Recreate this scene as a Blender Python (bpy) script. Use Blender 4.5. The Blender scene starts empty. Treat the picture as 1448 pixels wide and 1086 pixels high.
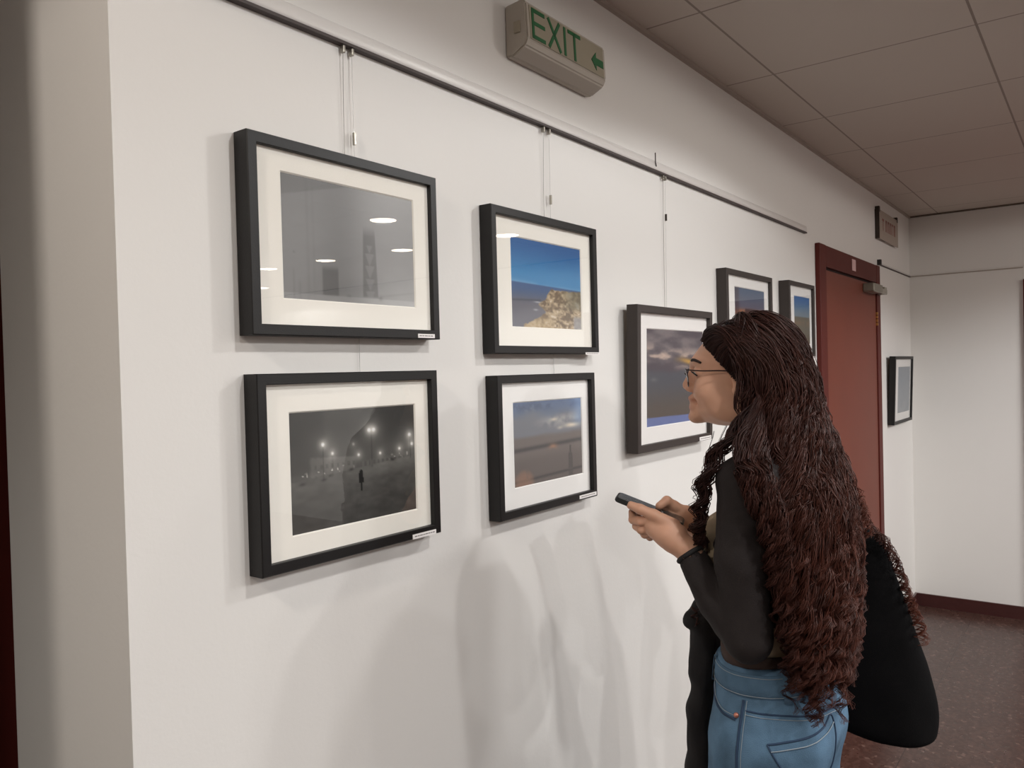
import bpy, bmesh, math, random
import numpy as np
from mathutils import Vector, Matrix
from mathutils.bvhtree import BVHTree
rnd = random.Random(7); rng = np.random.default_rng(7)
S = bpy.context.scene; COL = S.collection
# ------------------------------------------------------------------ camera
F0 = 1120.0
YAW, PITCH, ROLL = [math.radians(a) for a in (36.9248, -0.9107, -1.4822)]
CF = np.array([math.cos(PITCH)*math.cos(YAW), math.cos(PITCH)*math.sin(YAW), math.sin(PITCH)])
_r = np.cross(CF, [0, 0, 1]); _r /= np.linalg.norm(_r); _u = np.cross(_r, CF)
CR = math.cos(ROLL)*_r + math.sin(ROLL)*_u; CU = -math.sin(ROLL)*_r + math.cos(ROLL)*_u
EYE = np.array([0, 0, 1.64])
def dep(x, y, z): return EYE + (CF + (x-724)/F0*CR - (y-543)/F0*CU)*z
cam = bpy.data.cameras.new('camera'); co = bpy.data.objects.new('camera', cam); COL.objects.link(co)
M = Matrix(((CR[0], CU[0], -CF[0]), (CR[1], CU[1], -CF[1]), (CR[2], CU[2], -CF[2]))).to_4x4()
M.translation = Vector(EYE); co.matrix_world = M
cam.sensor_width = 36; cam.lens = F0/1448*36; cam.clip_start = .02; S.camera = co
S.view_settings.view_transform = 'Standard'; S.view_settings.look = 'None'
S.view_settings.gamma = 1; S.view_settings.use_curve_mapping = False
S.view_settings.exposure = 0.10
# ------------------------------------------------------------------ helpers
def lin(c):
    return tuple(((v/255)/12.92 if v/255 <= .04045 else ((v/255+.055)/1.055)**2.4) for v in c)
def mat(name, rgb=(200, 200, 200), rough=.6, metal=0, bump=0, bscale=200, spec=.5, noise=0, nscale=5, sss=0, coat=0, emit=None, estr=0):
    m = bpy.data.materials.new(name); m.use_nodes = True; n = m.node_tree.nodes; l = m.node_tree.links
    b = n['Principled BSDF']; c = lin(rgb)
    b.inputs['Base Color'].default_value = (*c, 1); b.inputs['Roughness'].default_value = rough
    b.inputs['Metallic'].default_value = metal; b.inputs['Specular IOR Level'].default_value = spec
    b.inputs['Coat Weight'].default_value = coat; b.inputs['Coat Roughness'].default_value = .08
    if sss:
        b.inputs['Subsurface Weight'].default_value = sss; b.inputs['Subsurface Radius'].default_value = (.012, .005, .003); b.inputs['Subsurface Scale'].default_value = 1
    if emit:
        b.inputs['Emission Color'].default_value = (*lin(emit), 1); b.inputs['Emission Strength'].default_value = estr
    if noise or bump:
        tc = n.new('ShaderNodeTexCoord')
    if noise:
        t = n.new('ShaderNodeTexNoise'); t.inputs['Scale'].default_value = nscale; t.inputs['Detail'].default_value = 4
        l.new(tc.outputs['Object'], t.inputs['Vector'])
        mx = n.new('ShaderNodeMix'); mx.data_type = 'RGBA'
        mx.inputs[6].default_value = (*[v*(1-noise) for v in c], 1); mx.inputs[7].default_value = (*[min(1, v*(1+noise)) for v in c], 1)
        l.new(t.outputs['Fac'], mx.inputs[0]); l.new(mx.outputs[2], b.inputs['Base Color'])
    if bump:
        t = n.new('ShaderNodeTexNoise'); t.inputs['Scale'].default_value = bscale; t.inputs['Detail'].default_value = 3
        l.new(tc.outputs['Object'], t.inputs['Vector'])
        bp = n.new('ShaderNodeBump'); bp.inputs['Strength'].default_value = bump; bp.inputs['Distance'].default_value = .002
        l.new(t.outputs['Fac'], bp.inputs['Height']); l.new(bp.outputs['Normal'], b.inputs['Normal'])
    return m
def vcol_mat(name, rough=.5, attr='tint', spec=.5, bump=0, bscale=300, sss=0, coat=0):
    m = mat(name, rough=rough, spec=spec, bump=bump, bscale=bscale, sss=sss, coat=coat); n = m.node_tree.nodes
    a = n.new('ShaderNodeAttribute'); a.attribute_name = attr
    m.node_tree.links.new(a.outputs['Color'], n['Principled BSDF'].inputs['Base Color']); return m
def link(name, me, m=None, parent=None, smooth=False):
    me.name = name; o = bpy.data.objects.new(name, me); COL.objects.link(o)
    if m:
        for k in (m if isinstance(m, (list, tuple)) else [m]): me.materials.append(k)
    if parent:
        o.parent = parent
        o.matrix_parent_inverse = parent.matrix_world.inverted()
    if smooth:
        me.shade_smooth()
    return o
def tag(o, label=None, cat=None, group=None, kind=None):
    for k, v in (('label', label), ('category', cat), ('group', group), ('kind', kind)):
        if v: o[k] = v
    return o
def empty(name, loc, label=None, cat=None, group=None, kind=None):
    o = bpy.data.objects.new(name, None); COL.objects.link(o); o.location = loc; o.empty_display_size = .05
    o.matrix_world = Matrix.Translation(loc)
    return tag(o, label, cat, group, kind)
def arr_mesh(V, Fc, cols=None):
    V = np.asarray(V, np.float32); Fc = np.asarray(Fc, np.int32)
    me = bpy.data.meshes.new('m'); k = Fc.shape[1]
    me.vertices.add(len(V)); me.vertices.foreach_set('co', V.ravel())
    me.loops.add(Fc.size); me.loops.foreach_set('vertex_index', Fc.ravel())
    me.polygons.add(len(Fc)); me.polygons.foreach_set('loop_start', np.arange(0, Fc.size, k, dtype=np.int32))
    me.polygons.foreach_set('loop_total', np.full(len(Fc), k, np.int32))
    me.update(calc_edges=True); me.validate()
    if cols is not None:
        a = me.color_attributes.new('tint', 'FLOAT_COLOR', 'POINT')
        c = np.ones((len(V), 4), np.float32); c[:, :3] = cols; a.data.foreach_set('color', c.ravel())
    return me
def box_bm(bm, lo, hi, bev=0):
    lo, hi = [min(a, b) for a, b in zip(lo, hi)], [max(a, b) for a, b in zip(lo, hi)]
    g = bmesh.ops.create_cube(bm, size=1)['verts']
    for v in g: v.co = Vector([(lo[i]+hi[i])/2 + v.co[i]*(hi[i]-lo[i]) for i in range(3)])
    if bev:
        es = list({e for v in g for e in v.link_edges})
        bmesh.ops.bevel(bm, geom=es, offset=bev, segments=2, affect='EDGES', profile=.5)
def box(name, lo, hi, m, parent=None, bev=0):
    bm = bmesh.new(); box_bm(bm, lo, hi, bev); return bm_obj(name, bm, m, parent)
def bm_obj(name, bm, m, parent=None, smooth=False):
    me = bpy.data.meshes.new(name); bm.to_mesh(me); bm.free(); return link(name, me, m, parent, smooth)
def struct(o): o['kind'] = 'structure'; return o
def poly_prism(bm, pts, off):
    """pts: list of 3D points (closed loop), off: extrusion vector"""
    a = [bm.verts.new(p) for p in pts]; b = [bm.verts.new(Vector(p)+Vector(off)) for p in pts]
    n = len(a); bm.faces.new(a); bm.faces.new(b[::-1])
    for i in range(n): bm.faces.new((a[i], b[i], b[(i+1) % n], a[(i+1) % n]))
def frames_of(P):
    T = np.gradient(P, axis=0); T /= np.linalg.norm(T, axis=1, keepdims=True)+1e-9
    ref = np.array([.31, .17, .93]); N = np.cross(T, ref); N /= np.linalg.norm(N, axis=1, keepdims=True)+1e-9
    return T, N, np.cross(T, N)
def tube(P, r, k=6):
    P = np.asarray(P, float); n = len(P); T, N, B = frames_of(P); r = np.broadcast_to(r, (n,))
    a = np.arange(k)*2*math.pi/k
    V = P[:, None]+r[:, None, None]*(np.cos(a)[None, :, None]*N[:, None]+np.sin(a)[None, :, None]*B[:, None])
    i = np.arange(n-1)[:, None]*k; j = np.arange(k)[None]; j2 = (j+1) % k
    Fc = np.stack([i+j, i+j2, i+k+j2, i+k+j], -1).reshape(-1, 4)
    return V.reshape(-1, 3), Fc
def tubes_mesh(lst, k=6, cols=None):
    Vs, Fs, Cs, o = [], [], [], 0
    for q, (P, r) in enumerate(lst):
        V, Fc = tube(P, r, k); Vs.append(V); Fs.append(Fc+o); o += len(V)
        if cols is not None: Cs.append(np.repeat(np.asarray(cols[q]).reshape(-1, 3) if np.ndim(cols[q]) > 1 else np.tile(cols[q], (len(P), 1)), k, axis=0))
    return np.concatenate(Vs), np.concatenate(Fs), (np.concatenate(Cs) if cols is not None else None)
def tube_obj(name, P, r, m, parent=None, k=8):
    V, Fc = tube(P, r, k); return link(name, arr_mesh(V, Fc), m, parent, True)
def spline(P, n):
    P = np.asarray(P, float); m = len(P); t = np.linspace(0, m-1, n); i = np.clip(t.astype(int), 0, m-2); f = (t-i)[:, None]
    g = lambda k: P[np.clip(k, 0, m-1)]
    a, b, c, d = g(i-1), g(i), g(i+1), g(i+2)
    return .5*((2*b)+(c-a)*f+(2*a-5*b+4*c-d)*f**2+(3*b-a-3*c+d)*f**3)
# value noise ------------------------------------------------------
def vnoise(*xs, seed=0):
    xs = np.broadcast_arrays(*[np.asarray(x, float) for x in xs]); i0 = [np.floor(x).astype(np.int64) for x in xs]
    fr = [x-i for x, i in zip(xs, i0)]; fr = [f*f*(3-2*f) for f in fr]; out = 0
    for c in range(2**len(xs)):
        w = 1.; h = np.full(xs[0].shape, seed*1013+17, np.int64)
        for d in range(len(xs)):
            b = (c >> d) & 1; w = w*(fr[d] if b else 1-fr[d]); h = (h*374761393 + (i0[d]+b)*668265263) & 0xffffffff; h ^= h >> 13
        h = (h*1274126177) & 0xffffffff; h ^= h >> 16
        out = out + w*((h & 0xffff)/65535.)
    return out
def fbm(*xs, o=4, seed=0):
    s, a, t = 0, 1, 0
    for k in range(o): s = s+a*vnoise(*[x*2**k for x in xs], seed=seed+k); t += a; a *= .5
    return s/t
# implicit surfaces ------------------------------------------------
class Field:
    def __init__(self, lo, hi, h):
        self.lo = np.array(lo, float); self.h = h; self.n = np.ceil((np.array(hi)-self.lo)/h).astype(int)+1
        self.V = np.full(self.n, .2, np.float32); self.ax = [self.lo[i]+h*np.arange(self.n[i]) for i in range(3)]
    def sl(self, a, b):
        s = []
        for i in range(3):
            x0 = int(max(0, math.floor((a[i]-self.lo[i])/self.h))); x1 = int(min(self.n[i], math.ceil((b[i]-self.lo[i])/self.h)+1))
            if x1 <= x0: return None
            s.append(slice(x0, x1))
        return tuple(s)
    def grid(self, s): return np.stack(np.meshgrid(*[self.ax[i][s[i]] for i in range(3)], indexing='ij'), -1)
    def comb(self, s, d, k, sub):
        v = self.V[s]; k = max(k, 1e-5)
        if sub: h = np.clip(.5-.5*(v+d)/k, 0, 1); self.V[s] = v*(1-h)+(-d)*h+k*h*(1-h)
        else: h = np.clip(.5+.5*(v-d)/k, 0, 1); self.V[s] = v*(1-h)+d*h-k*h*(1-h)
    def cone(self, a, b, r1, r2, k=.01, sub=False, grow=0):
        a, b = np.array(a, float), np.array(b, float); R = max(r1, r2)+grow+k+3*self.h; s = self.sl(np.minimum(a, b)-R, np.maximum(a, b)+R)
        if s is None: return self
        p = self.grid(s)-a; ba = b-a; t = np.clip((p@ba)/(ba@ba), 0, 1)
        self.comb(s, np.linalg.norm(p-t[..., None]*ba, axis=-1)-(r1+(r2-r1)*t)-grow, k, sub); return self
    def chain(self, pts, rs, k=.01, grow=0):
        for i in range(len(pts)-1): self.cone(pts[i], pts[i+1], rs[i], rs[i+1], k, grow=grow)
        return self
    def ell(self, c, rad, k=.01, sub=False, R=None, grow=0):
        c = np.array(c, float); rad = np.array(rad, float)+grow; m = max(rad)+k+3*self.h; s = self.sl(c-m, c+m)
        if s is None: return self
        p = self.grid(s)-c
        if R is not None: p = p@R          # columns of R are local axes
        k0 = np.linalg.norm(p/rad, axis=-1); k1 = np.linalg.norm(p/rad**2, axis=-1)+1e-9
        self.comb(s, np.where(k0 < 1e-3, -rad.min(), k0*(k0-1)/k1), k, sub); return self
    def cut(self, fn, k=.004):
        s = tuple(slice(0, n) for n in self.n); g = self.grid(s); self.comb(s, -fn(g), k, True); return self
    def add(self, fn):
        s = tuple(slice(0, n) for n in self.n); self.V += fn(self.grid(s)).astype(np.float32); return self
    def mesh(self):
        V = np.pad(self.V, 1, constant_values=.2); h = self.h; lo = self.lo-h; n = V.shape; ins = V < 0
        acc = np.zeros(tuple(k-1 for k in n)+(3,), np.float32); cnt = np.zeros(tuple(k-1 for k in n), np.float32)
        edges = []
        for d in range(3):
            A = [slice(None)]*3; B = [slice(None)]*3; A[d] = slice(0, -1); B[d] = slice(1, None); A, B = tuple(A), tuple(B)
            sc = ins[A] != ins[B]; idx = np.argwhere(sc); va = V[A][sc]; vb = V[B][sc]; t = va/(va-vb)
            P = idx.astype(np.float32); P[:, d] += t; edges.append((d, idx, ins[A][sc]))
            o = [k for k in range(3) if k != d]
            for da in (0, 1):
                for db in (0, 1):
                    c = idx.copy(); c[:, o[0]] -= da; c[:, o[1]] -= db
                    ok = (c >= 0).all(1) & (c < np.array(cnt.shape)).all(1); c = c[ok]
                    np.add.at(acc, tuple(c.T), P[ok]); np.add.at(cnt, tuple(c.T), 1)
        act = cnt > 0; ids = np.full(cnt.shape, -1, np.int64); ids[act] = np.arange(act.sum())
        verts = acc[act]/cnt[act][:, None]*h+lo; Q = []
        for d, idx, s in edges:
            o = [k for k in range(3) if k != d]; q = []
            for da, db in ((1, 1), (0, 1), (0, 0), (1, 0)):
                c = idx.copy(); c[:, o[0]] -= da; c[:, o[1]] -= db; q.append(ids[tuple(np.clip(c, 0, None).T)])
            q = np.stack(q, 1)
            fl = s if d != 1 else ~s
            q[~fl] = q[~fl][:, ::-1]; Q.append(q)
        Q = np.concatenate(Q); Q = Q[(Q >= 0).all(1)]
        return verts, Q
def join_np(parts):
    Vs, Fs, o = [], [], 0
    for V, Fc in parts: Vs.append(V); Fs.append(Fc+o); o += len(V)
    return np.concatenate(Vs), np.concatenate(Fs)
# ------------------------------------------------------------------ photographs (what is printed on each sheet), u right, v down
def G(x, c, w): return np.exp(-((x-c)/w)**2)
def sm(a, b, x): t = np.clip((x-a)/(b-a), 0, 1); return t*t*(3-2*t)
def mixc(a, b, t): return np.asarray(a)*(1-t[..., None])+np.asarray(b)*t[..., None]
def g3(x): return np.stack([x, x, x], -1)
def art_fog(u, v):
    g = 134+34*sm(.2, .9, u)+10*np.sin(u*2.5+v*3)-16*G(u, .42, .16)*(v < 2)+20*sm(.5, 1, v)*sm(.3, 1, u)
    g = g-13*(1-sm(-.004, .004, v-(.17-.36*u))) - 5*G(u, .17, .012) - 4*G(u, .21, .01)
    d = sm(.26, .275, u)*(1-sm(.375, .39, u))*sm(.69, .75, v)*(1-sm(.94, .96, v)); g = g-30*d
    w = .5+.02*(v-.6); e = sm(.572-.02*(v-.5), .582-.02*(v-.5), u)*(1-sm(.672+.03*(v-.5), .682+.03*(v-.5), u))*sm(.30, .42, v)*(1-sm(.93, .95, v))
    lat = sm(-.15, .15, (1-(v*9 % 1))*.8-np.abs(u-.627)/.045)*(v > .48); g = g-e*(30-15*lat)
    g = g+16*sm(.945, .955, v)-24*G(u, .71, .016)*G(v, .945, .022)-18*G(u, .46, .016)*G(v, .945, .012)
    g = g-8*G(v, .93-.06*(u-.7)/.3, .01)*sm(.7, .74, u)-22*G(u, .075, .006)*G(v, .62, .008)
    g = g-9*G(u, .07, .006)*sm(.72, .8, v)-7*G(u, .11, .008)*sm(.8, .9, v)
    return g3(g+5*(fbm(u*9, v*12, o=3, seed=3)-.5))
def art_snow(u, v):
    n = fbm(u*9, v*9, o=4, seed=5); hz = .565-.10*(u-.1)
    sky = 58+22*sm(.1, .55, v)+14*(n-.5)
    sky = np.where((u < .26), sky-14*(1-sm(.22, .27, u))*(1-sm(.5, .54, v)), sky)
    wn = (np.sin(u*150) > .3)*(np.sin(v*70) > .2)
    bl = sm(.12, .15, u)*(1-sm(.46, .5, u))*sm(.36+.1*u, .38+.1*u, v); sky = sky+bl*(26-16*wn)
    br = sm(.5, .56, u)*sm(.46-.1*(u-.5), .5-.1*(u-.5), v); sky = sky+br*(14-14*((np.sin(u*170) > .2)*(v > .47)))
    gr = 92-22*sm(.0, .45, v-hz)+26*(fbm(u*14, v*22, o=3, seed=9)-.5)+16*G(v-hz, .05, .06)*u
    g = sky*(1-sm(-.006, .006, v-hz))+gr*sm(-.006, .006, v-hz)
    for (a, b, s) in ((.6, .2, 1.1), (.64, .2, 1.1), (.235, .285, 1.25), (.305, .37, .8), (.51, .41, .7), (.69, .42, .7), (.86, .40, .8), (.955, .28, 1.2), (.975, .37, .9), (.47, .31, .35)):
        r = np.hypot((u-a)*1.35, v-b); g = g+s*(190*np.exp(-(r/.012)**2)+75*np.exp(-(r/.045)**2)+26*np.exp(-(r/.12)**2))
    for (a, b) in ((.62, .20), (.235, .30), (.96, .29), (.305, .38)):
        g = g-26*G(u, a, .0035)*sm(b, b+.02, v)*(1-sm(hz+.02, hz+.03, v))
    spk = (vnoise(u*70, v*45, seed=4) > .82)*G(v, hz-.03, .025); g = g+110*spk*(1-sm(.42, .5, u))+60*spk*sm(.6, .8, u)
    for (a, w, o_) in ((.08, .02, .03), (.235, .02, .035), (.285, .014, .01), (.45, .02, 0), (.8, .018, 0)):
        g = g-45*G(u, a, w)*G(v, hz+o_, .012)
    fw = np.where(v < .62, .015, np.where(v < .66, .020, .008)); fig = (np.abs(u-.525) < fw)*(v > .575)*(v < .735)+(np.hypot((u-.527)*1.35, v-.565) < .017)
    g = np.where(fig > 0, 14, g)
    return np.stack([g*1.0, g*.985, g*.95], -1)
def art_cliff(u, v):
    n = fbm(u*5, v*7, o=4, seed=11); n2 = .55*fbm(u*30+n*3, v*38+n*3, o=4, seed=12)+.45*fbm(u*11, v*15, o=3, seed=13)
    c = mixc((22, 92, 158), (68, 142, 196), sm(.0, .46, v+.05*n)); c = mixc(c, (150, 185, 215), .55*G(v, .50+.04*u, .035)*sm(.3, .7, n+.2*u))
    sea = mixc((58, 92, 140), (104, 104, 116), sm(.52, .75, v)); t = sm(.485, .5, v-.03*u); c = mixc(c, sea, t)
    c = mixc(c, (62, 66, 80), .7*G(v, .70-.05*u, .012)*(u < .4))
    ed = .56+(.10*(1-sm(.40, .52, u))+.9*(1-sm(.28, .50, u)))*.5-.03*np.sin(u*9)+.03*(n-.5)
    lf = .47-.12*sm(.66, .73, v)+.10*sm(.72, .8, v)-.30*sm(.82, 1.0, v)+.12*(n2-.5)
    k = sm(-.008, .008, v-(.550+.05*(n2-.5)-.015*u+.10*(1-sm(.44, .56, u))))*sm(-.01, .01, u-lf)
    rock = mixc((112, 92, 68), (206, 184, 150), sm(.32, .66, n2)); rock = mixc(rock, (226, 216, 200), sm(.62, .72, n2)*sm(.7, .8, v+.2*u)); rock = mixc(rock, (96, 92, 70), .6*sm(.62, .9, u)*(1-sm(.72, .8, v)))
    rock = mixc(rock, (160, 160, 165), .8*sm(.86, .9, u)*sm(.82, .88, v)); rock = mixc(rock, (186, 160, 118), .6*sm(.8, .95, v)*(1-sm(.4, .7, u)))
    c = mixc(c, rock, k); c = mixc(c, (215, 220, 225), .8*G(u, .35, .05)*G(v, .705, .008)+.6*G(u, .32, .03)*G(v, .795, .01))
    return c
def art_dusk(u, v):
    n = fbm(u*4, v*8, o=4, seed=21); n2 = fbm(u*9, v*9, o=4, seed=22)
    c = mixc((72, 100, 142), (112, 116, 126), sm(.0, .25, v+.15*(n-.5))); c = mixc(c, (44, 68, 108), .7*G(v, .06, .05)*sm(.4, .6, n2))
    c = mixc(c, (186, 182, 180), .7*G(v, .3-.06*u, .07)*sm(.35, .65, n2)*sm(.2, .6, u)); c = mixc(c, (250, 232, 205), .9*np.clip(G(v, .34, .03)*G(u, .85, .12)+.8*G(v, .245, .02)*G(u, .57, .05)+.5*G(v, .36, .02)*G(u, .66, .04), 0, 1))
    c = mixc(c, (126, 160, 205), .6*G(u, .97, .1)*(1-sm(.25, .4, v)))
    c = mixc(c, (104, 92, 88), sm(.38, .46, v+.04*(n-.5))); c = mixc(c, (88, 76, 72), sm(.6, .75, v))
    d = .545-.035*u; c = mixc(c, (30, 24, 26), G(v, d+.03, .025)*.95)
    d2 = .95-.04*u; c = mixc(c, (34, 26, 26), G(v, d2, .018)*.95)
    c = mixc(c, (176, 122, 84), .8*G(u, .55, .06)*G(v, .58, .035)*sm(.35, .6, n2)+.0*u); c = mixc(c, (150, 104, 76), .75*np.clip(1-np.hypot((u-.13)/.15, (v-.97)/.17)**4, 0, 1)*sm(.3, .6, n2+.2))
    c = mixc(c, (66, 54, 50), 1-sm(0, .01, v-2)) if False else c
    w = np.where(v < .70, .012, .03+.02*(v-.7)); tw = (np.abs(u-.815+.0*v) < w)*(v > .60)*(v < .99)
    c = np.where(tw[..., None] > 0, np.array([48, 38, 36])+14*(np.sin(v*120) > 0)[..., None], c)
    return c
def art_storm(u, v):
    n = fbm(u*3+2, v*9, o=5, seed=31); n2 = fbm(u*5, v*5, o=4, seed=33)
    c = mixc((84, 84, 92), (128, 124, 126), sm(.3, .7, n)*(1-sm(.3, .45, v))); c = mixc(c, (226, 200, 182), .85*sm(.50, .68, n)*G(v, .26+.07*u, .09))
    c = mixc(c, (235, 180, 84), .9*G(v, .33+.02*np.sin(u*9), .03)*sm(.4, .8, u)); c = mixc(c, (82, 92, 100), sm(.40, .47, v+.08*(n2-.5)))
    c = mixc(c, (94, 92, 86), sm(.5, .9, v)); c = mixc(c, (150, 152, 150), .35*G(u, .12, .05)*G(v, .52, .02))
    c = mixc(c, (112, 130, 178), sm(.935, .945, v+.03*(1-u)+.012*u)); return c
def art_sunset(u, v):
    n = fbm(u*6, v*6, o=4, seed=41); c = mixc((74, 98, 128), (98, 100, 118), sm(0, .3, v)); c = mixc(c, (214, 122, 62), sm(.28, .42, v)*(1-sm(.5, .7, v)))
    c = mixc(c, (96, 50, 44), sm(.40, .55, v+.3*(n-.5))); c = mixc(c, (60, 36, 40), sm(.7, .9, v)); c = mixc(c, (62, 50, 60), .6*(1-sm(.1, .2, u)));
    return mixc(c, (52, 34, 38), .8*sm(-.02, .02, v-.42+.10*(vnoise(u*11, u*0, seed=2) > .5)*sm(.3, .35, u)))
def art_lake(u, v):
    n = fbm(u*4, v*7, o=4, seed=51); c = mixc((70, 120, 178), (128, 148, 160), sm(0, .42, v)); c = mixc(c, (110, 112, 100), sm(.41, .45, v)); c = mixc(c, (140, 118, 96), .6*G(v, .56, .06)*sm(.4, .6, n))
    return mixc(c, (96, 92, 78), sm(.7, 1, v))
def art_pale(u, v):
    n = fbm(u*3, v*6, o=3, seed=61); c = mixc((112, 128, 146), (138, 148, 158), sm(0, 1, v)); return mixc(c, (98, 114, 132), .4*sm(.45, .6, n)*sm(.4, .8, v))
def art_field(u, v):
    n = fbm(u*7, v*9, o=4, seed=71); return mixc((150, 118, 74), (196, 184, 150), sm(.3, .7, n))
# ------------------------------------------------------------------ materials
M_wall = mat('gallery_plaster', (228, 225, 221), rough=.75, bump=.12, bscale=110, noise=.012, nscale=3)
M_wall2 = mat('warm_plaster', (232, 226, 218), rough=.8, bump=.25, bscale=90)
M_black = mat('black_moulding', (21, 19, 19), rough=.45, spec=.35, bump=.12, bscale=400)
M_brownf = mat('brown_moulding', (72, 52, 40), rough=.45)
M_greyf = mat('dark_grey_moulding', (58, 51, 48), rough=.5, spec=.35)
M_mat = mat('mat_board', (250, 246, 237), rough=.9)
M_matw = mat('white_mat_board', (244, 242, 239), rough=.9)
M_print = vcol_mat('photographic_paper', rough=.45, spec=.35)
M_card = mat('caption_card', (236, 232, 230), rough=.7)
M_ink = mat('caption_ink', (120, 116, 114), rough=.8)
M_alu = mat('painted_rail', (226, 222, 218), rough=.3, coat=.6)
M_groove = mat('rail_groove', (70, 60, 58), rough=.6)
M_softgroove = mat('soft_groove', (170, 160, 150), rough=.7)
M_steel = mat('brushed_steel', (170, 165, 155), rough=.35, metal=.8)
M_redwood = mat('mahogany_laminate', (114, 56, 41), rough=.45, spec=.3, noise=.12, nscale=4)
M_redtrim = mat('mahogany_frame', (90, 36, 30), rough=.5, spec=.2)
M_dark = mat('dark_gap', (30, 16, 14), rough=.8)
M_nylon = mat('clear_nylon', (205, 203, 200), rough=.15, spec=.8)
M_hook = mat('dark_hook', (70, 62, 56), rough=.5, metal=.6)
def m_glass():
    m = bpy.data.materials.new('picture_glass'); m.use_nodes = True; n = m.node_tree.nodes; l = m.node_tree.links
    for x in list(n): n.remove(x)
    o = n.new('ShaderNodeOutputMaterial'); mx = n.new('ShaderNodeMixShader'); t = n.new('ShaderNodeBsdfTransparent'); g = n.new('ShaderNodeBsdfGlossy')
    g.inputs['Roughness'].default_value = .0; ge = n.new('ShaderNodeNewGeometry'); d = n.new('ShaderNodeVectorMath'); d.operation = 'DOT_PRODUCT'
    l.new(ge.outputs['Incoming'], d.inputs[0]); l.new(ge.outputs['Normal'], d.inputs[1]); prev = d.outputs['Value']
    for op, v0, v1 in (('ABSOLUTE', None, None), ('SUBTRACT', 1, None), ('POWER', None, 5), ('MULTIPLY_ADD', None, .9)):   # Schlick's law, both faces of a thin pane
        q = n.new('ShaderNodeMath'); q.operation = op
        if op == 'SUBTRACT': q.inputs[0].default_value = 1; l.new(prev, q.inputs[1])
        else:
            l.new(prev, q.inputs[0])
            if v1 is not None: q.inputs[1].default_value = v1
            if op == 'MULTIPLY_ADD': q.inputs[2].default_value = .085
        prev = q.outputs[0]
    l.new(prev, mx.inputs[0]); l.new(t.outputs[0], mx.inputs[1]); l.new(g.outputs[0], mx.inputs[2]); l.new(mx.outputs[0], o.inputs[0]); return m
M_glass = m_glass()
def m_grid(name, base, line, sx, ox, sy, oy, w, rough, specks=None, spec=.5, wall_axis=None):
    m = mat(name, base, rough=rough, spec=spec); n = m.node_tree.nodes; l = m.node_tree.links; b = n['Principled BSDF']
    tc = n.new('ShaderNodeTexCoord'); sp = n.new('ShaderNodeSeparateXYZ'); l.new(tc.outputs['Object'], sp.inputs[0])
    def line_mask(out, s, o, ww):
        a = n.new('ShaderNodeMath'); a.operation = 'SUBTRACT'; l.new(out, a.inputs[0]); a.inputs[1].default_value = o-s/2
        q = n.new('ShaderNodeMath'); q.operation = 'FLOORED_MODULO'; l.new(a.outputs[0], q.inputs[0]); q.inputs[1].default_value = s
        d = n.new('ShaderNodeMath'); d.operation = 'SUBTRACT'; l.new(q.outputs[0], d.inputs[0]); d.inputs[1].default_value = s/2
        e = n.new('ShaderNodeMath'); e.operation = 'ABSOLUTE'; l.new(d.outputs[0], e.inputs[0])
        c = n.new('ShaderNodeMath'); c.operation = 'LESS_THAN'; l.new(e.outputs[0], c.inputs[0]); c.inputs[1].default_value = ww; return c.outputs[0]
    mx = n.new('ShaderNodeMath'); mx.operation = 'MAXIMUM'; l.new(line_mask(sp.outputs[0], sx, ox, w), mx.inputs[0]); l.new(line_mask(sp.outputs[1], sy, oy, w), mx.inputs[1])
    mix = n.new('ShaderNodeMix'); mix.data_type = 'RGBA'; l.new(mx.outputs[0], mix.inputs[0]); mix.inputs[6].default_value = (*lin(base), 1); mix.inputs[7].default_value = (*lin(line), 1)
    l.new(mix.outputs[2], b.inputs['Base Color'])
    if specks:
        vo = n.new('ShaderNodeTexVoronoi'); vo.inputs['Scale'].default_value = 75; l.new(tc.outputs['Object'], vo.inputs['Vector'])
        cr = n.new('ShaderNodeValToRGB'); cr.color_ramp.interpolation = 'CONSTANT'; l.new(vo.outputs['Color'], cr.inputs[0])
        cr.color_ramp.elements[0].color = (*lin(specks[0]), 1); cr.color_ramp.elements[1].position = .55; cr.color_ramp.elements[1].color = (*lin(specks[1]), 1)
        e = cr.color_ramp.elements.new(.86); e.color = (*lin(specks[2]), 1)
        l.new(cr.outputs[0], mix.inputs[6])
        no = n.new('ShaderNodeTexNoise'); no.inputs['Scale'].default_value = 40; l.new(tc.outputs['Object'], no.inputs['Vector'])
        mr = n.new('ShaderNodeMapRange'); mr.inputs[3].default_value = rough*.7; mr.inputs[4].default_value = rough*1.3; l.new(no.outputs['Fac'], mr.inputs[0]); l.new(mr.outputs[0], b.inputs['Roughness'])
    bp = n.new('ShaderNodeBump'); bp.invert = True; bp.inputs['Strength'].default_value = .6; bp.inputs['Distance'].default_value = .003; l.new(mx.outputs[0], bp.inputs['Height']); l.new(bp.outputs[0], b.inputs['Normal'])
    return m
M_ceil = m_grid('ceiling_tiles', (196, 186, 176), (146, 134, 125), .595, 2.063, .585, .875, .0035, .85)
M_floor = m_grid('terrazzo_tiles', (104, 66, 56), (54, 34, 30), .60, 4.75, .60, .70, .0022, .3, specks=((66, 44, 38), (80, 56, 49), (108, 84, 76)))
M_stone = mat('dark_red_stone', (66, 34, 32), rough=.3, noise=.2, nscale=30)
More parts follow.
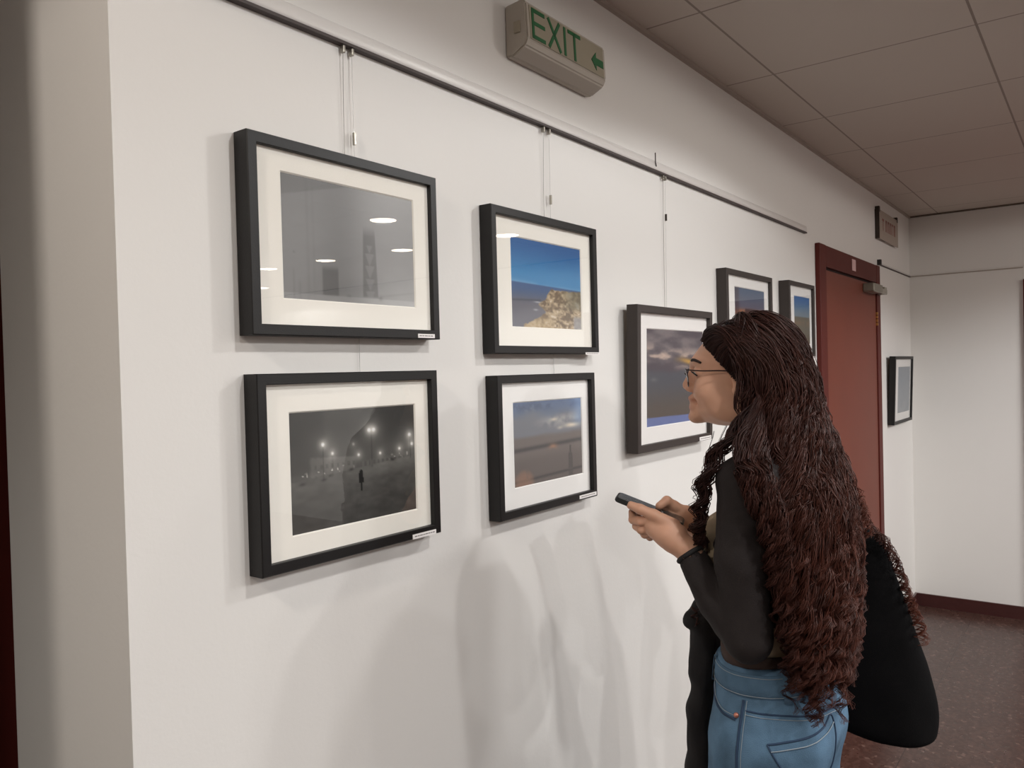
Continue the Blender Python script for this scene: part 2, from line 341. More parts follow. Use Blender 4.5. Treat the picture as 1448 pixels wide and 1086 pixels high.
# ------------------------------------------------------------------ the room
W = 1.05; XE = 5.86; HC = 2.605
struct(box('floor', (-4.6, -7, -.1), (8.2, 3.6, 0), M_floor))
struct(box('ceiling', (-4.6, -7, HC), (8.2, 3.6, HC+.1), M_ceil))
struct(box('wall_left', (.53, W, 0), (6.06, W+.372, HC), M_wall))            # its near end is the shaded face at the left of the photo
bm = bmesh.new(); box_bm(bm, (XE, .41, 0), (XE+.2, W, HC)); box_bm(bm, (XE, -1.55, 2.13), (XE+.2, .41, HC)); box_bm(bm, (XE, -7, 0), (XE+.2, -1.55, HC))
struct(bm_obj('wall_back', bm, M_wall))
struct(box('wall_right', (-4.6, -7.2, 0), (8.2, -7, HC), M_wall2)); struct(box('wall_front', (-4.8, -7, 0), (-4.6, 3.6, HC), M_wall2))
struct(box('wall_side', (-4.6, 3.6, 0), (8.2, 3.8, HC), M_wall2))
bm = bmesh.new(); box_bm(bm, (8.2, -7, 0), (8.4, 3.6, HC)); struct(bm_obj('wall_end', bm, M_wall2))
struct(box('added_shade_pillar', (-.35, .98, 0), (.10, 1.42, HC), M_wall2))  # unseen pillar, added to shade the rear part of the wall's end face
bb = .082
struct(box('baseboard_left', (.53, W-.014, 0), (3.70, W, bb), M_stone)); struct(box('baseboard_left', (4.89, W-.014, 0), (XE, W, bb), M_stone))
struct(box('baseboard_back', (XE-.014, .42, 0), (XE, W-.014, bb), M_stone)); struct(box('baseboard_right', (-4.6, -7, 0), (XE, -6.986, bb), M_stone))
# crown gap strips where the tiles meet the plaster
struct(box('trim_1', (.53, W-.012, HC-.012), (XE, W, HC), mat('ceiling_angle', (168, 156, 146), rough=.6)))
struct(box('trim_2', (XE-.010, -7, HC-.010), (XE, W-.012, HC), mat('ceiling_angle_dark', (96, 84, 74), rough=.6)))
# red door in the long wall
dr = empty('door_1', (4.29, W, 0)); struct(dr)
bm = bmesh.new(); y0, y1 = W-.022, W
box_bm(bm, (3.700, y0, 0), (3.800, y1, 2.185), .003); box_bm(bm, (4.803, y0, 0), (4.885, y1, 2.185), .003); box_bm(bm, (3.800, y0+.001, 2.085), (4.803, y1, 2.184), .003)
bm_obj('door_frame', bm, M_redtrim, dr)
box('door_gap', (3.80, W-.004, 0), (4.803, W-.001, 2.085), M_dark, dr)
box('door_leaf', (3.812, W-.016, .008), (4.795, W-.005, 2.072), M_redwood, dr, .002)
dc = box('door_closer', (4.50, W-.075, 2.015), (4.70, W-.016, 2.060), mat('closer_body', (150, 146, 134), rough=.4, metal=.5), dr, .006)
bm = bmesh.new(); box_bm(bm, (4.69, W-.062, 2.020), (4.87, W-.050, 2.046), .002); box_bm(bm, (4.82, W-.06, 2.018), (4.872, W-.022, 2.06), .003)
bm_obj('closer_arm', bm, mat('closer_arm_metal', (176, 172, 160), rough=.35, metal=.6), dr)
box('sticker', (4.262, W-.0235, 2.108), (4.335, W-.022, 2.166), mat('pale_sticker', (214, 178, 176), rough=.6), dr)['label'] = 'pale pink number sticker'
bm = bmesh.new()
for k in range(4): box_bm(bm, (4.797, W-.026, 1.845+k*.020), (4.806, W-.014, 1.860+k*.020), .001)
bm_obj('hinge', bm, mat('brass', (206, 156, 90), rough=.3, metal=.8), dr)
# opening at the right edge with dark red frame
d2 = empty('door_2', (XE, -.57, 0)); struct(d2)
bm = bmesh.new(); box_bm(bm, (XE-.02, .34, 0), (XE+.2, .41, 2.13), .002); box_bm(bm, (XE-.02, -1.55, 0), (XE+.2, -1.48, 2.13), .002); box_bm(bm, (XE-.02, -1.48, 2.06), (XE+.2, .34, 2.13), .002)
bm_obj('door_frame', bm, M_redtrim, d2); box('door_leaf', (XE+.08, -1.48, .005), (XE+.12, .34, 2.06), M_redwood, d2)
# beyond the end of the wall: red framed glazed door in the passage
d3 = empty('door_3', (-.4, 1.62, 0)); struct(d3)
bm = bmesh.new(); box_bm(bm, (.42, 1.60, 0), (.52, 1.66, 2.2), .002); box_bm(bm, (-1.4, 1.60, 0), (-1.3, 1.66, 2.2), .002); box_bm(bm, (-1.3, 1.60, 2.1), (.42, 1.66, 2.2), .002); bm_obj('door_frame', bm, M_redtrim, d3)
box('door_leaf', (-1.3, 1.62, .005), (.42, 1.64, 2.1), mat('dark_green_glass', (44, 58, 54), rough=.15), d3)
struct(box('trim_3', (.52, 1.60, 0), (.60, 1.70, HC), M_redtrim))
# picture rails
def rail(name, lo, hi, label, axis=0):
    r = empty(name, ((lo[0]+hi[0])/2, W, 2.2), label, 'rail'); bm = bmesh.new()
    w_, h2 = (hi[1]-lo[1] if axis == 0 else hi[0]-lo[0]), (hi[2]-lo[2])/2; zc = (hi[2]+lo[2])/2
    pf = [(0, -h2)]+[(w_*(.55+.45*math.cos(a)), h2*math.sin(a)) for a in np.linspace(-math.pi/2, math.pi/2, 15)]+[(0, h2)]
    if axis == 0: poly_prism(bm, [(lo[0], hi[1]-a, zc+b) for a, b in pf], (hi[0]-lo[0], 0, 0))
    else: poly_prism(bm, [(hi[0]-a, lo[1], zc+b) for a, b in pf], (0, hi[1]-lo[1], 0))
    bmesh.ops.recalc_face_normals(bm, faces=bm.faces); bm_obj('rail_profile', bm, M_alu, r); bm = bmesh.new()
    if axis == 0: box_bm(bm, (lo[0], lo[1]-.0005, lo[2]-.0055), (hi[0], hi[1], lo[2]-.0003))
    else: box_bm(bm, (lo[0]-.0005, lo[1], lo[2]-.0055), (hi[0], hi[1], lo[2]-.0003))
    bm_obj('bottom_groove', bm, M_groove if axis == 0 else M_softgroove, r); return r
r1 = rail('picture_rail', (.535, W-.013, 2.213), (3.546, W, 2.24), 'long slim picture rail along the white wall above the framed photographs')
r2 = rail('picture_rail', (4.934, W-.008, 2.205), (XE-.009, W, 2.215), 'short picture rail between red door and room corner')
box('end_cap', (4.918, W-.02, 2.197), (4.946, W-.0005, 2.228), mat('black_cap', (28, 24, 22), rough=.5), r2)
r3 = rail('picture_rail', (XE-.008, .41, 2.206), (XE, W, 2.216), 'picture rail across the shaded end wall', 1)
# ------------------------------------------------------------------ framed photographs
WIRES = [(.9285, 1.995, 'clear hanging line above the framed misty grey photograph', 1), (.948, 1.34, 'clear hanging line with a bright clamp behind both black and white photographs', 2),
         (1.533, 1.98, 'thin hanging line above the framed blue sky cliff photograph', 1), (1.556, 1.33, 'fine hanging line passing behind the cliff and dusk photographs', 2),
         (2.155, 1.80, 'thin hanging line above the framed stormy cloud photograph', 1), (2.168, 1.79, 'second hanging line above the stormy cloud photograph, with small clamp', 3)]
def framed(name, label, x0, x1, z0, z1, art, afn, mould=.017, th=.033, lean=0, gap=0, mmat=None, mm=None, strip=None, yaw=0, res=(150, 112), depth=.008):
    """picture in wall coordinates; lean pulls its top away from the wall"""
    cx, cz = (x0+x1)/2, z0; w, h = (x1-x0)/2, z1-z0
    root = empty(name, (cx, W, z0), label, 'picture', None); mf = mmat or M_black
    T = Matrix.Translation((cx, W-.0015-gap, z0)) @ Matrix.Rotation(yaw, 4, 'Z') @ Matrix.Rotation(lean, 4, 'X')
    def put(o): o.data.transform(T); return o
    def rel(a): return [a[0]-cx, a[1]-cx, a[2]-z0, a[3]-z0]
    bm = bmesh.new(); prof = [(0, 0), (0, -th+.0015), (.0015, -th), (mould-.001, -th), (mould, -th+.001), (mould, 0)]
    cs = [(-w, 0, 1, 1), (w, 0, -1, 1), (w, h, -1, -1), (-w, h, 1, -1)]; rings = []
    for (px, pz, sx, sz) in cs: rings.append([bm.verts.new((px+sx*a, b, pz+sz*a)) for a, b in prof])
    for i in range(4):
        A, B = rings[i], rings[(i+1) % 4]
        for j in range(len(prof)): k = (j+1) % len(prof); bm.faces.new((A[j], A[k], B[k], B[j]))
    bmesh.ops.recalc_face_normals(bm, faces=bm.faces); put(bm_obj('moulding', bm, mf, root))
    yg, ym = -th+depth, -th+depth+.003
    bm = bmesh.new(); box_bm(bm, (-w+mould*.9, -.0005-.004, mould*.9), (w-mould*.9, -.0005, h-mould*.9)); put(bm_obj('backing_board', bm, mat('backing', (120, 96, 70), rough=.9), root))
    a = rel(art); iw, ih0, ih1 = w-mould, mould, h-mould
    bm = bmesh.new(); bv = .0022
    o_ = [(-iw, ih0), (iw, ih0), (iw, ih1), (-iw, ih1)]; i_ = [(a[0]-bv, a[2]-bv), (a[1]+bv, a[2]-bv), (a[1]+bv, a[3]+bv), (a[0]-bv, a[3]+bv)]; j_ = [(a[0], a[2]), (a[1], a[2]), (a[1], a[3]), (a[0], a[3])]
    vo = [bm.verts.new((p, ym, q)) for p, q in o_]; vi = [bm.verts.new((p, ym, q)) for p, q in i_]; vj = [bm.verts.new((p, ym+.0022, q)) for p, q in j_]; vb = [bm.verts.new((p, ym+.003, q)) for p, q in o_]
    for i in range(4):
        k = (i+1) % 4; bm.faces.new((vo[i], vo[k], vi[k], vi[i])); bm.faces.new((vi[i], vi[k], vj[k], vj[i])); bm.faces.new((vo[k], vo[i], vb[i], vb[k]))
    put(bm_obj('mat_board', bm, mm or M_mat, root))
    nu, nv = res; U, Vv = np.meshgrid(np.linspace(0, 1, nu), np.linspace(0, 1, nv)); c = np.clip(afn(U, Vv), 0, 255)/255
    c = np.where(c <= .04045, c/12.92, ((c+.055)/1.055)**2.4)*.92
    P = np.stack([a[0]+U*(a[1]-a[0]), np.full_like(U, ym+.0024), a[3]-Vv*(a[3]-a[2])], -1).reshape(-1, 3)
    idx = np.arange(nu*nv).reshape(nv, nu); Fc = np.stack([idx[:-1, :-1], idx[1:, :-1], idx[1:, 1:], idx[:-1, 1:]], -1).reshape(-1, 4)
    put(link('photograph', arr_mesh(P, Fc, c.reshape(-1, 3)), M_print, root))
    bm = bmesh.new(); v = [bm.verts.new((p, yg, q)) for p, q in o_]; bm.faces.new(v); put(bm_obj('glass_pane', bm, M_glass, root))
    if strip:
        sx, sz, sl, sh = strip; sx -= cx; sz -= z0
        s_ = bmesh.new(); box_bm(s_, (sx, -th-.0012, sz), (sx+sl, -th-.0002, sz+sh)); so = put(bm_obj('caption_strip', s_, M_card, root))
        s_ = bmesh.new(); q = sx+sl*.08
        while q < sx+sl*.9:
            ww = rnd.uniform(.004, .010); box_bm(s_, (q, -th-.0014, sz+sh*.42), (min(q+ww, sx+sl*.93), -th-.00115, sz+sh*.62)); q += ww+.0015
        put(bm_obj('caption_text', s_, M_ink, so))
    return root
framed('framed_picture', 'large black framed misty grey photograph, upper left on the white wall', .713, 1.128, 1.7045, 2.011, (.779, 1.071, 1.764, 1.960), art_fog, strip=(1.066, 1.7065, .045, .0075), depth=.006)
framed('framed_picture', 'black framed night street photograph with lone dark figure in snow', .718, 1.115, 1.338, 1.646, (.784, 1.062, 1.390, 1.583), art_snow, strip=(1.037, 1.3385, .062, .0085), yaw=-.006)
framed('framed_picture', 'black framed photograph of a pale rocky cliff under deep blue sky', 1.297, 1.722, 1.678, 1.990, (1.378, 1.661, 1.738, 1.933), art_cliff, strip=(1.655, 1.676, .065, .006), th=.031)
framed('framed_picture', 'black framed dusk photograph with a dark tower silhouette and clouds', 1.303, 1.697, 1.325, 1.632, (1.372, 1.649, 1.387, 1.571), art_dusk, mm=M_matw, strip=(1.612, 1.3285, .078, .0085), th=.031)
framed('framed_picture', 'dark grey framed stormy cloud photograph leaning out in front of the woman', 1.895, 2.398, 1.410, 1.812, (1.972, 2.352, 1.476, 1.748), art_storm, mmat=M_greyf, mm=M_matw, strip=(2.295, 1.4115, .09, .011), lean=.022, gap=.008, mould=.02, depth=.009)
framed('framed_picture', 'dark framed orange sunset photograph partly hidden above her hair', 2.556, 3.010, 1.60, 1.969, (2.655, 2.952, 1.69, 1.913), art_sunset, mmat=M_greyf, mm=M_matw, th=.036, mould=.018)
framed('framed_picture', 'dark framed blue sky and grey land photograph beside the red door', 3.192, 3.535, 1.665, 1.976, (3.285, 3.497, 1.725, 1.920), art_lake, mmat=M_greyf, mm=M_matw, th=.042, mould=.016, strip=(3.42, 1.662, .10, .009))
framed('framed_picture', 'thin brown framed ochre photograph beside red door, mostly behind her hair', 3.29, 3.645, 1.28, 1.606, (3.36, 3.60, 1.33, 1.56), art_field, mmat=M_brownf, th=.018, mould=.012)
framed('framed_picture', 'small dark framed pale blue photograph beyond the red door', 5.105, 5.640, 1.262, 1.672, (5.245, 5.635-.03, 1.325, 1.606), art_pale, mm=M_matw, lean=.035, gap=.004, th=.034, mould=.018)
for i, (x, zb, lab, k) in enumerate(WIRES):
    w_ = empty('hanging_wire', (x, W-.006, zb), lab, 'wire')
    tube_obj('nylon_line', [(x, W-.008, 2.207), (x+.0015*(i % 2), W-.005, (2.2+zb)/2), (x, W-.004, zb)], .0006, M_nylon if i % 2 else mat('grey_line', (150, 145, 140), rough=.4), w_, 5)
    if k != 1: box('wire_clamp', (x-.0018, W-.0115, zb+.70 if k == 2 else 2.075), (x+.0018, W-.0055, zb+.722 if k == 2 else 2.095), M_steel if k == 2 else M_hook, w_, .0006)
    box('rail_hook', (x-.0025, W-.012, 2.194), (x+.0025, W-.003, 2.2065), M_steel, w_, .0008)
hk = empty('rail_hook', (2.096, W-.014, 2.22), 'small bent hook clipped on top of the long picture rail', 'hook')
tube_obj('hook_wire', [(2.094, W-.015, 2.26), (2.094, W-.015, 2.232), (2.10, W-.0145, 2.222)], .0016, M_hook, hk)
# ------------------------------------------------------------------ exit sign
ex = empty('exit_sign', (1.58, W, 2.33), 'grey illuminated exit sign box with green lettering above the rail', 'sign')
M_sign = mat('yellowed_plastic', (174, 165, 153), rough=.35); M_signf = mat('diffuser_plastic', (158, 150, 132), rough=.25); M_green = mat('sign_green', (8, 92, 44), rough=.5)
sx0, sx1, sz0, sz1 = 1.405, 1.742, 2.330, 2.446
bm = bmesh.new()   # housing: tapered body with bevelled lower lip
prof = [(W, sz1-.004), (W-.046, sz1), (W-.056, sz1-.008), (W-.060, sz0+.030), (W-.052, sz0+.014), (W-.018, sz0-.002), (W, sz0)]
poly_prism(bm, [(sx0, y, z) for y, z in prof], (sx1-sx0, 0, 0)); bmesh.ops.recalc_face_normals(bm, faces=bm.faces); bmesh.ops.bevel(bm, geom=list(bm.edges), offset=.0035, segments=2, affect='EDGES'); bm_obj('housing', bm, M_sign, ex)
fl = lambda z: W-.0566-.0034*(sz1-.008-z)/(sz1-sz0-.038)
bm = bmesh.new(); poly_prism(bm, [(sx0+.012, fl(sz0+.031)-.0006, sz0+.031), (sx1-.012, fl(sz0+.031)-.0006, sz0+.031), (sx1-.012, fl(sz1-.012)-.0006, sz1-.012), (sx0+.012, fl(sz1-.012)-.0006, sz1-.012)], (0, .001, 0)); bmesh.ops.recalc_face_normals(bm, faces=bm.faces); face = bm_obj('diffuser', bm, M_signf, ex)
box('latch', (sx0-.004, W-.042, sz0+.045), (sx0+.001, W-.026, sz0+.070), mat('latch_plastic', (160, 150, 132), rough=.4), ex, .001)
bm = bmesh.new(); zt, zb_ = sz1-.016, sz0+.034
def stroke(p, q, wd=.0042):
    (ax, az), (bx, bz) = p, q; d = Vector((bx-ax, bz-az)).normalized(); nx, nz = -d.y*wd, d.x*wd
    poly_prism(bm, [(a+sgn*nx, fl(b+sgn*nz)-.0018, b+sgn*nz) for a, b, sgn in ((ax, az, 1), (ax, az, -1), (bx, bz, -1), (bx, bz, 1))], (0, .001, 0))
e0 = 1.428; H_ = zt-zb_
GLYPHS = [[((0, zb_), (0, zt)), ((0, zt-.004), (.046, zt-.004)), ((0, zb_+H_*.52), (.046, zb_+H_*.52)), ((0, zb_+.004), (.046, zb_+.004))],
          [((.060, zt), (.108, zb_)), ((.106, zt), (.060, zb_))], [((.127, zt), (.127, zb_))], [((.142, zt-.004), (.196, zt-.004)), ((.169, zt), (.169, zb_))]]
for gly in GLYPHS:
    bm = bmesh.new()
    for (p, pz), (q, qz) in gly: stroke((e0+p, pz), (e0+q, qz))
    bmesh.ops.recalc_face_normals(bm, faces=bm.faces); bm_obj('letter', bm, M_green, ex)
bm = bmesh.new(); a0, az = 1.672, sz0+.062; pts = [(a0, az), (a0+.022, az+.022), (a0+.022, az+.009), (a0+.056, az+.009), (a0+.056, az-.009), (a0+.022, az-.009), (a0+.022, az-.022)]
poly_prism(bm, [(p, fl(q)-.0018, q) for p, q in pts], (0, .001, 0)); bmesh.ops.recalc_face_normals(bm, faces=bm.faces); bm_obj('arrow', bm, M_green, ex)
# small plate above the door
ps = empty('door_plate_sign', (5.13, W, 2.34), 'small translucent plate sign with faint red letters above the door', 'sign')
box('plate', (4.885, W-.022, 2.345), (5.395, W-.018, 2.512), mat('frosted_plate', (168, 154, 142), rough=.4), ps, .001)
for x in (4.90, 5.378): box('stand_off', (x-.012, W-.024, 2.497), (x+.012, W, 2.530), M_hook, ps, .003)
bm = bmesh.new(); box_bm(bm, (4.883, W-.024, 2.345), (4.889, W-.0, 2.512)); bm_obj('side_edge', bm, M_hook, ps)
M_faded = mat('faded_red', (146, 92, 84), rough=.6)
for k, (dx, ww) in enumerate(((0, .045), (.085, .036), (.145, .038), (.205, .036), (.26, .03), (.31, .034))):
    x = 4.965+dx; bm = bmesh.new()
    if k in (0, 4): box_bm(bm, (x, W-.0228, 2.455), (x+ww, W-.0222, 2.468)); box_bm(bm, (x+ww*.38, W-.0228, 2.40), (x+ww*.62, W-.0222, 2.455))
    else:
        box_bm(bm, (x, W-.0228, 2.40), (x+.011, W-.0222, 2.468)); box_bm(bm, (x+ww-.011, W-.0228, 2.40), (x+ww, W-.0222, 2.468)); box_bm(bm, (x, W-.0228, 2.455), (x+ww, W-.0222, 2.468))
    bm_obj('letter', bm, M_faded, ps)
# ------------------------------------------------------------------ lamps: recessed round downlights in the ceiling
M_lampring = mat('lamp_ring', (200, 195, 188), rough=.4, metal=.2); M_lampglow = mat('lamp_glow', (255, 250, 240), emit=(255, 240, 220), estr=16)
LAMPS = [(2.25, -.12, 20, 1), (1.0, -.16, 17, 1), (3.50, -1.56, 34, 1), (2.0, -1.9, 24, 1), (4.44, -2.33, 30, 1), (4.38, -3.16, 30, 1), (4.50, -1.34, 30, 1), (4.34, -3.9, 30, 1), (.62, -1.55, 22, 1), (5.2, -5.2, 30, 1), (2.9, -4.6, 34, 1), (-.6, .5, 30, 1), (.2, -4.5, 34, 1), (-2.2, -2.0, 34, 1)]
def lamp_geo():
    bm = bmesh.new(); n = 32; prof = [(.082, 0), (.090, -.004), (.098, -.004), (.100, 0)]
    R = [[bm.verts.new((r*math.cos(a), r*math.sin(a), z)) for a in [2*math.pi*i/n for i in range(n)]] for r, z in prof]
    for k in range(3):
        for i in range(n): bm.faces.new((R[k][i], R[k][(i+1) % n], R[k+1][(i+1) % n], R[k+1][i]))
    ring = bpy.data.meshes.new('trim_ring'); bm.to_mesh(ring); bm.free(); ring.materials.append(M_lampring)
    bm = bmesh.new(); bmesh.ops.create_circle(bm, cap_ends=True, radius=.083, segments=32)
    for v in bm.verts: v.co.z = -.0012
    gl = bpy.data.meshes.new('diffuser_disc'); bm.to_mesh(gl); bm.free(); gl.materials.append(M_lampglow); return ring, gl
ring, glow = lamp_geo()
where = ['above the woman, nearest the long white wall', 'nearest the near end of the white wall', 'above the middle of the hall', 'behind the viewpoint towards the middle', 'in the far half of the hall', 'third one out in the far row', 'first one out in the far row', 'fourth one out in the far row', 'over the left part near the viewpoint', 'at the far open corner', 'deep in the middle of the hall', 'beside the end of the white wall', 'deep on the left of the hall', 'over the passage at far left']
for i, (x, y, p, on) in enumerate(LAMPS):
    e = empty('ceiling_downlight', (x, y, HC), 'round recessed ceiling downlight '+where[i], 'ceiling light', 'round downlights in the ceiling')
    for nm, me in (('trim_ring', ring), ('diffuser_disc', glow)):
        o = bpy.data.objects.new(nm, me); COL.objects.link(o); o.parent = e
    L = bpy.data.lights.new('downlight_beam', 'SPOT'); L.energy = p*2.6*(.50 if i < 2 else .36 if i == 11 else .60); L.color = (.985, .995, 1) if i != 11 else (1, .90, .80); L.spot_size = math.radians(159); L.spot_blend = .14; L.shadow_soft_size = .045
    lo = bpy.data.objects.new('downlight_beam', L); COL.objects.link(lo); lo.parent = e; lo.location = (0, 0, -.03)
    L = bpy.data.lights.new('downlight_added_fill', 'SPOT'); L.energy = p*.30*(.7 if i < 2 else .5 if i == 11 else 1); L.color = (1, .965, .92); L.spot_size = math.radians(179); L.spot_blend = .05; L.shadow_soft_size = .045  # weak wide fill, added at each downlight to lift the dark upper walls
    lo = bpy.data.objects.new('downlight_added_fill', L); COL.objects.link(lo); lo.parent = e; lo.location = (0, 0, -.03)
wd = bpy.data.worlds.new('world'); S.world = wd; wd.use_nodes = True; wd.node_tree.nodes['Background'].inputs[0].default_value = (.5, .45, .42, 1); wd.node_tree.nodes['Background'].inputs[1].default_value = .02
# ------------------------------------------------------------------ the woman
def axes(deg): a = math.radians(deg); return np.array([math.cos(a), math.sin(a), 0]), np.array([-math.sin(a), math.cos(a), 0])
UP = np.array([0, 0, 1.])
HF, HL = axes(105); HO = np.array([1.56, .59, 1.62])
BF, BL = axes(93); BO = np.array([1.566, .548, 0])
def hd(f, l, u): return HO+HF*f+HL*l+UP*u
def bd(f, l, z): return BO+BF*f+BL*l+UP*z
RH = np.stack([HF, HL, UP], 1); RB = np.stack([BF, BL, UP], 1)
woman = empty('person', BO, 'woman with long curly dark hair and glasses, in blue jeans, holding a phone', 'person')
# joints
SH_L, EL_L, WR_L = bd(-.005, .158, 1.425), dep(1049, 898, 1.455), dep(972, 777, 1.525)
SH_R, EL_R, WR_R = bd(-.005, -.155, 1.425), bd(.05, -.225, 1.165), dep(982, 742, 1.63)
def arm(fd, S_, E_, W_, g=0, w=1):
    fd.chain([S_, S_*.5+E_*.5, E_], [.044, .038, .031], .02, grow=g); fd.chain([E_, E_*.6+W_*.4, W_], [.031, .025, .0195], .012, grow=g)
def torso(fd, g=0):
    fd.ell(bd(-.012, 0, .955), (.105, .160, .13), .03, R=RB, grow=g); fd.ell(bd(0, 0, 1.10), (.080, .118, .13), .04, R=RB, grow=g)
    fd.ell(bd(-.005, 0, 1.27), (.092, .132, .17), .04, R=RB, grow=g); fd.cone(bd(-.02, .13, 1.415), bd(-.02, -.13, 1.415), .052, .052, .04, grow=g)
    fd.cone(bd(-.02, 0, 1.40), bd(-.005, 0, 1.47), .075, .052, .05, grow=g)
    for s in (-1, 1): fd.ell(bd(.070, s*.062, 1.285), (.050, .056, .056), .03, R=RB, grow=g)
def legs(fd, g=0, k=.03):
    for s in (-1, 1): fd.chain([bd(-.01, s*.082, .93), bd(.01, s*.088, .50), bd(-.015, s*.095, .09)], [.092, .060, .040], k, grow=g)
# --- head and neck at fine resolution
h = Field(HO+[-.17, -.17, -.26], HO+[.17, .19, .14], .0021)
h.ell(hd(-.012, 0, .028), (.092, .074, .079), .01, R=RH).ell(hd(.028, 0, .026), (.068, .062, .052), .02, R=RH)
h.ell(hd(.032, 0, -.032), (.064, .056, .060), .02, R=RH)
for s in (-1, 1): h.ell(hd(.052, s*.034, -.030), (.036, .026, .030), .02, R=RH); h.ell(hd(.010, s*.045, -.062), (.050, .018, .030), .02, R=RH)
h.ell(hd(.030, 0, -.066), (.066, .046, .034), .02, R=RH).ell(hd(.092, 0, -.083), (.017, .022, .014), .016, R=RH)
h.ell(hd(.086, 0, .026), (.014, .034, .010), .02, R=RH)
h.cone(hd(.0955, 0, .012), hd(.1090, 0, -.0175), .0080, .0108, .012)
for s in (-1, 1): h.ell(hd(.1015, s*.011, -.0245), (.0110, .0065, .0075), .006, R=RH)
h.ell(hd(.0975, 0, -.0445), (.0105, .026, .0070), .008, R=RH).ell(hd(.0955, 0, -.0640), (.0110, .021, .0068), .007, R=RH)
h.ell(hd(.0935, 0, -.0550), (.0115, .023, .015), .006, R=RH); h.ell(hd(.1105, 0, -.0548), (.0060, .025, .0013), .002, sub=True, R=RH)
h.ell(hd(.088, .026, -.052), (.008, .006, .004), .008, sub=True, R=RH).ell(hd(.088, -.026, -.052), (.008, .006, .004), .008, sub=True, R=RH)
for s in (-1, 1):
    h.ell(hd(.100, s*.031, .010), (.016, .017, .0115), .012, sub=True, R=RH); h.ell(hd(.0785, s*.031, .009), (.0140, .0150, .0138), .003, R=RH)
    h.ell(hd(.094, s*.033, .0065), (.010, .0135, .0036), .003, sub=True, R=RH)
    h.ell(hd(-.004, s*.075, -.004), (.016, .006, .028), .006, R=RH); h.ell(hd(.0, s*.080, -.002), (.010, .005, .018), .004, sub=True, R=RH); h.ell(hd(.004, s*.072, -.029), (.009, .005, .009), .005, R=RH)
h.chain([hd(-.030, 0, -.05), bd(-.012, 0, 1.50), bd(-.012, 0, 1.42)], [.052, .050, .062], .02)
h.cut(lambda g: 1.385-g[..., 2])
hv, hf = h.mesh()
tr = Field(BO+[-.30, -.26, .02], BO+[.30, .26, 1.47], .007); torso(tr); legs(tr); tr.cut(lambda g: g[..., 2]-1.455)
for s in (-1, 1): tr.chain([bd(-.03, s*.095, .06), bd(.14, s*.11, .035)], [.036, .026], .02)
tv, tf = tr.mesh()
# --- hands: joints laid out around the phone
LH = {  # left hand (near), thumb lies along the phone, fingers curl beneath it
 'palm': [(dep(972, 777, 1.525), dep(945, 757, 1.532), .0225, .0240), (dep(958, 752, 1.530), dep(924, 731, 1.542), .017, .0135), (dep(955, 768, 1.530), dep(925, 752, 1.545), .018, .0130), (dep(950, 765, 1.530), dep(921, 743, 1.545), .019, .0135)],
 'thumb': ([dep(953, 744, 1.532), dep(924, 728, 1.535), dep(905, 720, 1.541), dep(892, 714.5, 1.548)], [.0145, .0108, .0098, .0080]),
 'fingers': [([dep(926, 736, 1.545), dep(905, 737, 1.550), dep(895, 735, 1.563), dep(894, 724, 1.578)], [.0110, .0094, .0084, .0074]),
             ([dep(925, 746, 1.548), dep(907, 749, 1.556), dep(900, 744, 1.572), dep(902, 731, 1.590)], [.0106, .0092, .0084, .0074]),
             ([dep(926, 751, 1.554), dep(912, 755, 1.566), dep(907, 750, 1.582), dep(911, 737, 1.597)], [.0102, .0090, .0080, .0070]),
             ([dep(930, 754, 1.560), dep(919, 759, 1.575), dep(915, 754, 1.590), dep(920, 743, 1.602)], [.0094, .0080, .0072, .0064])]}
RHD = {
 'palm': [(dep(984, 742, 1.628), dep(965, 732, 1.612), .0225, .0215), (dep(970, 728, 1.612), dep(950, 727, 1.602), .019, .0135), (dep(966, 738, 1.615), dep(944, 735, 1.606), .018, .014)],
 'thumb': ([dep(963, 724, 1.607), dep(953, 716, 1.597), dep(943, 708.5, 1.587), dep(932.5, 715.5, 1.578)], [.0150, .0115, .0098, .0080]),
 'fingers': [([dep(948, 724, 1.602), dep(935, 721, 1.600), dep(926, 722.5, 1.600), dep(919, 725, 1.598)], [.0108, .0092, .0080, .0070]),
             ([dep(946, 733, 1.607), dep(931, 736, 1.618), dep(921, 737, 1.620), dep(915, 732, 1.612)], [.0106, .0092, .0082, .0072]),
             ([dep(946, 739, 1.612), dep(933, 744, 1.624), dep(923, 745, 1.624), dep(917, 739, 1.616)], [.0100, .0088, .0078, .0070]),
             ([dep(949, 744, 1.616), dep(938, 750, 1.628), dep(930, 751, 1.626), dep(925, 746, 1.618)], [.0092, .0080, .0072, .0064])]}
def hand(fd, Hd, W_, E_):
    for a, b, r1, r2 in Hd['palm']: fd.cone(a, b, r1, r2, .010)
    fd.chain(Hd['thumb'][0], Hd['thumb'][1], .004)
    for p, r in Hd['fingers']: fd.chain(p, r, .0022)
    fd.cone(W_, W_+(E_-W_)*.55, .0225, .0205, .012)
allp = np.array([p for Hd in (LH, RHD) for q in Hd['palm'] for p in q[:2]]+[p for Hd in (LH, RHD) for q in Hd['fingers']+[Hd['thumb']] for p in q[0]]+[WR_L+(EL_L-WR_L)*.5, WR_R+(EL_R-WR_R)*.5])
def hand_mesh(Hd, W_, E_):
    P = np.array([p for q in Hd['palm'] for p in q[:2]]+[p for q in Hd['fingers']+[Hd['thumb']] for p in q[0]]+[W_+(E_-W_)*.5])
    fd = Field(P.min(0)-.03, P.max(0)+.03, .00145); hand(fd, Hd, W_, E_); fd.cut(lambda g: np.sum((g-(W_+(E_-W_)*.45))*((E_-W_)/np.linalg.norm(E_-W_)), -1)); return fd.mesh()
lh, rh_ = hand_mesh(LH, WR_L, EL_L), hand_mesh(RHD, WR_R, EL_R)
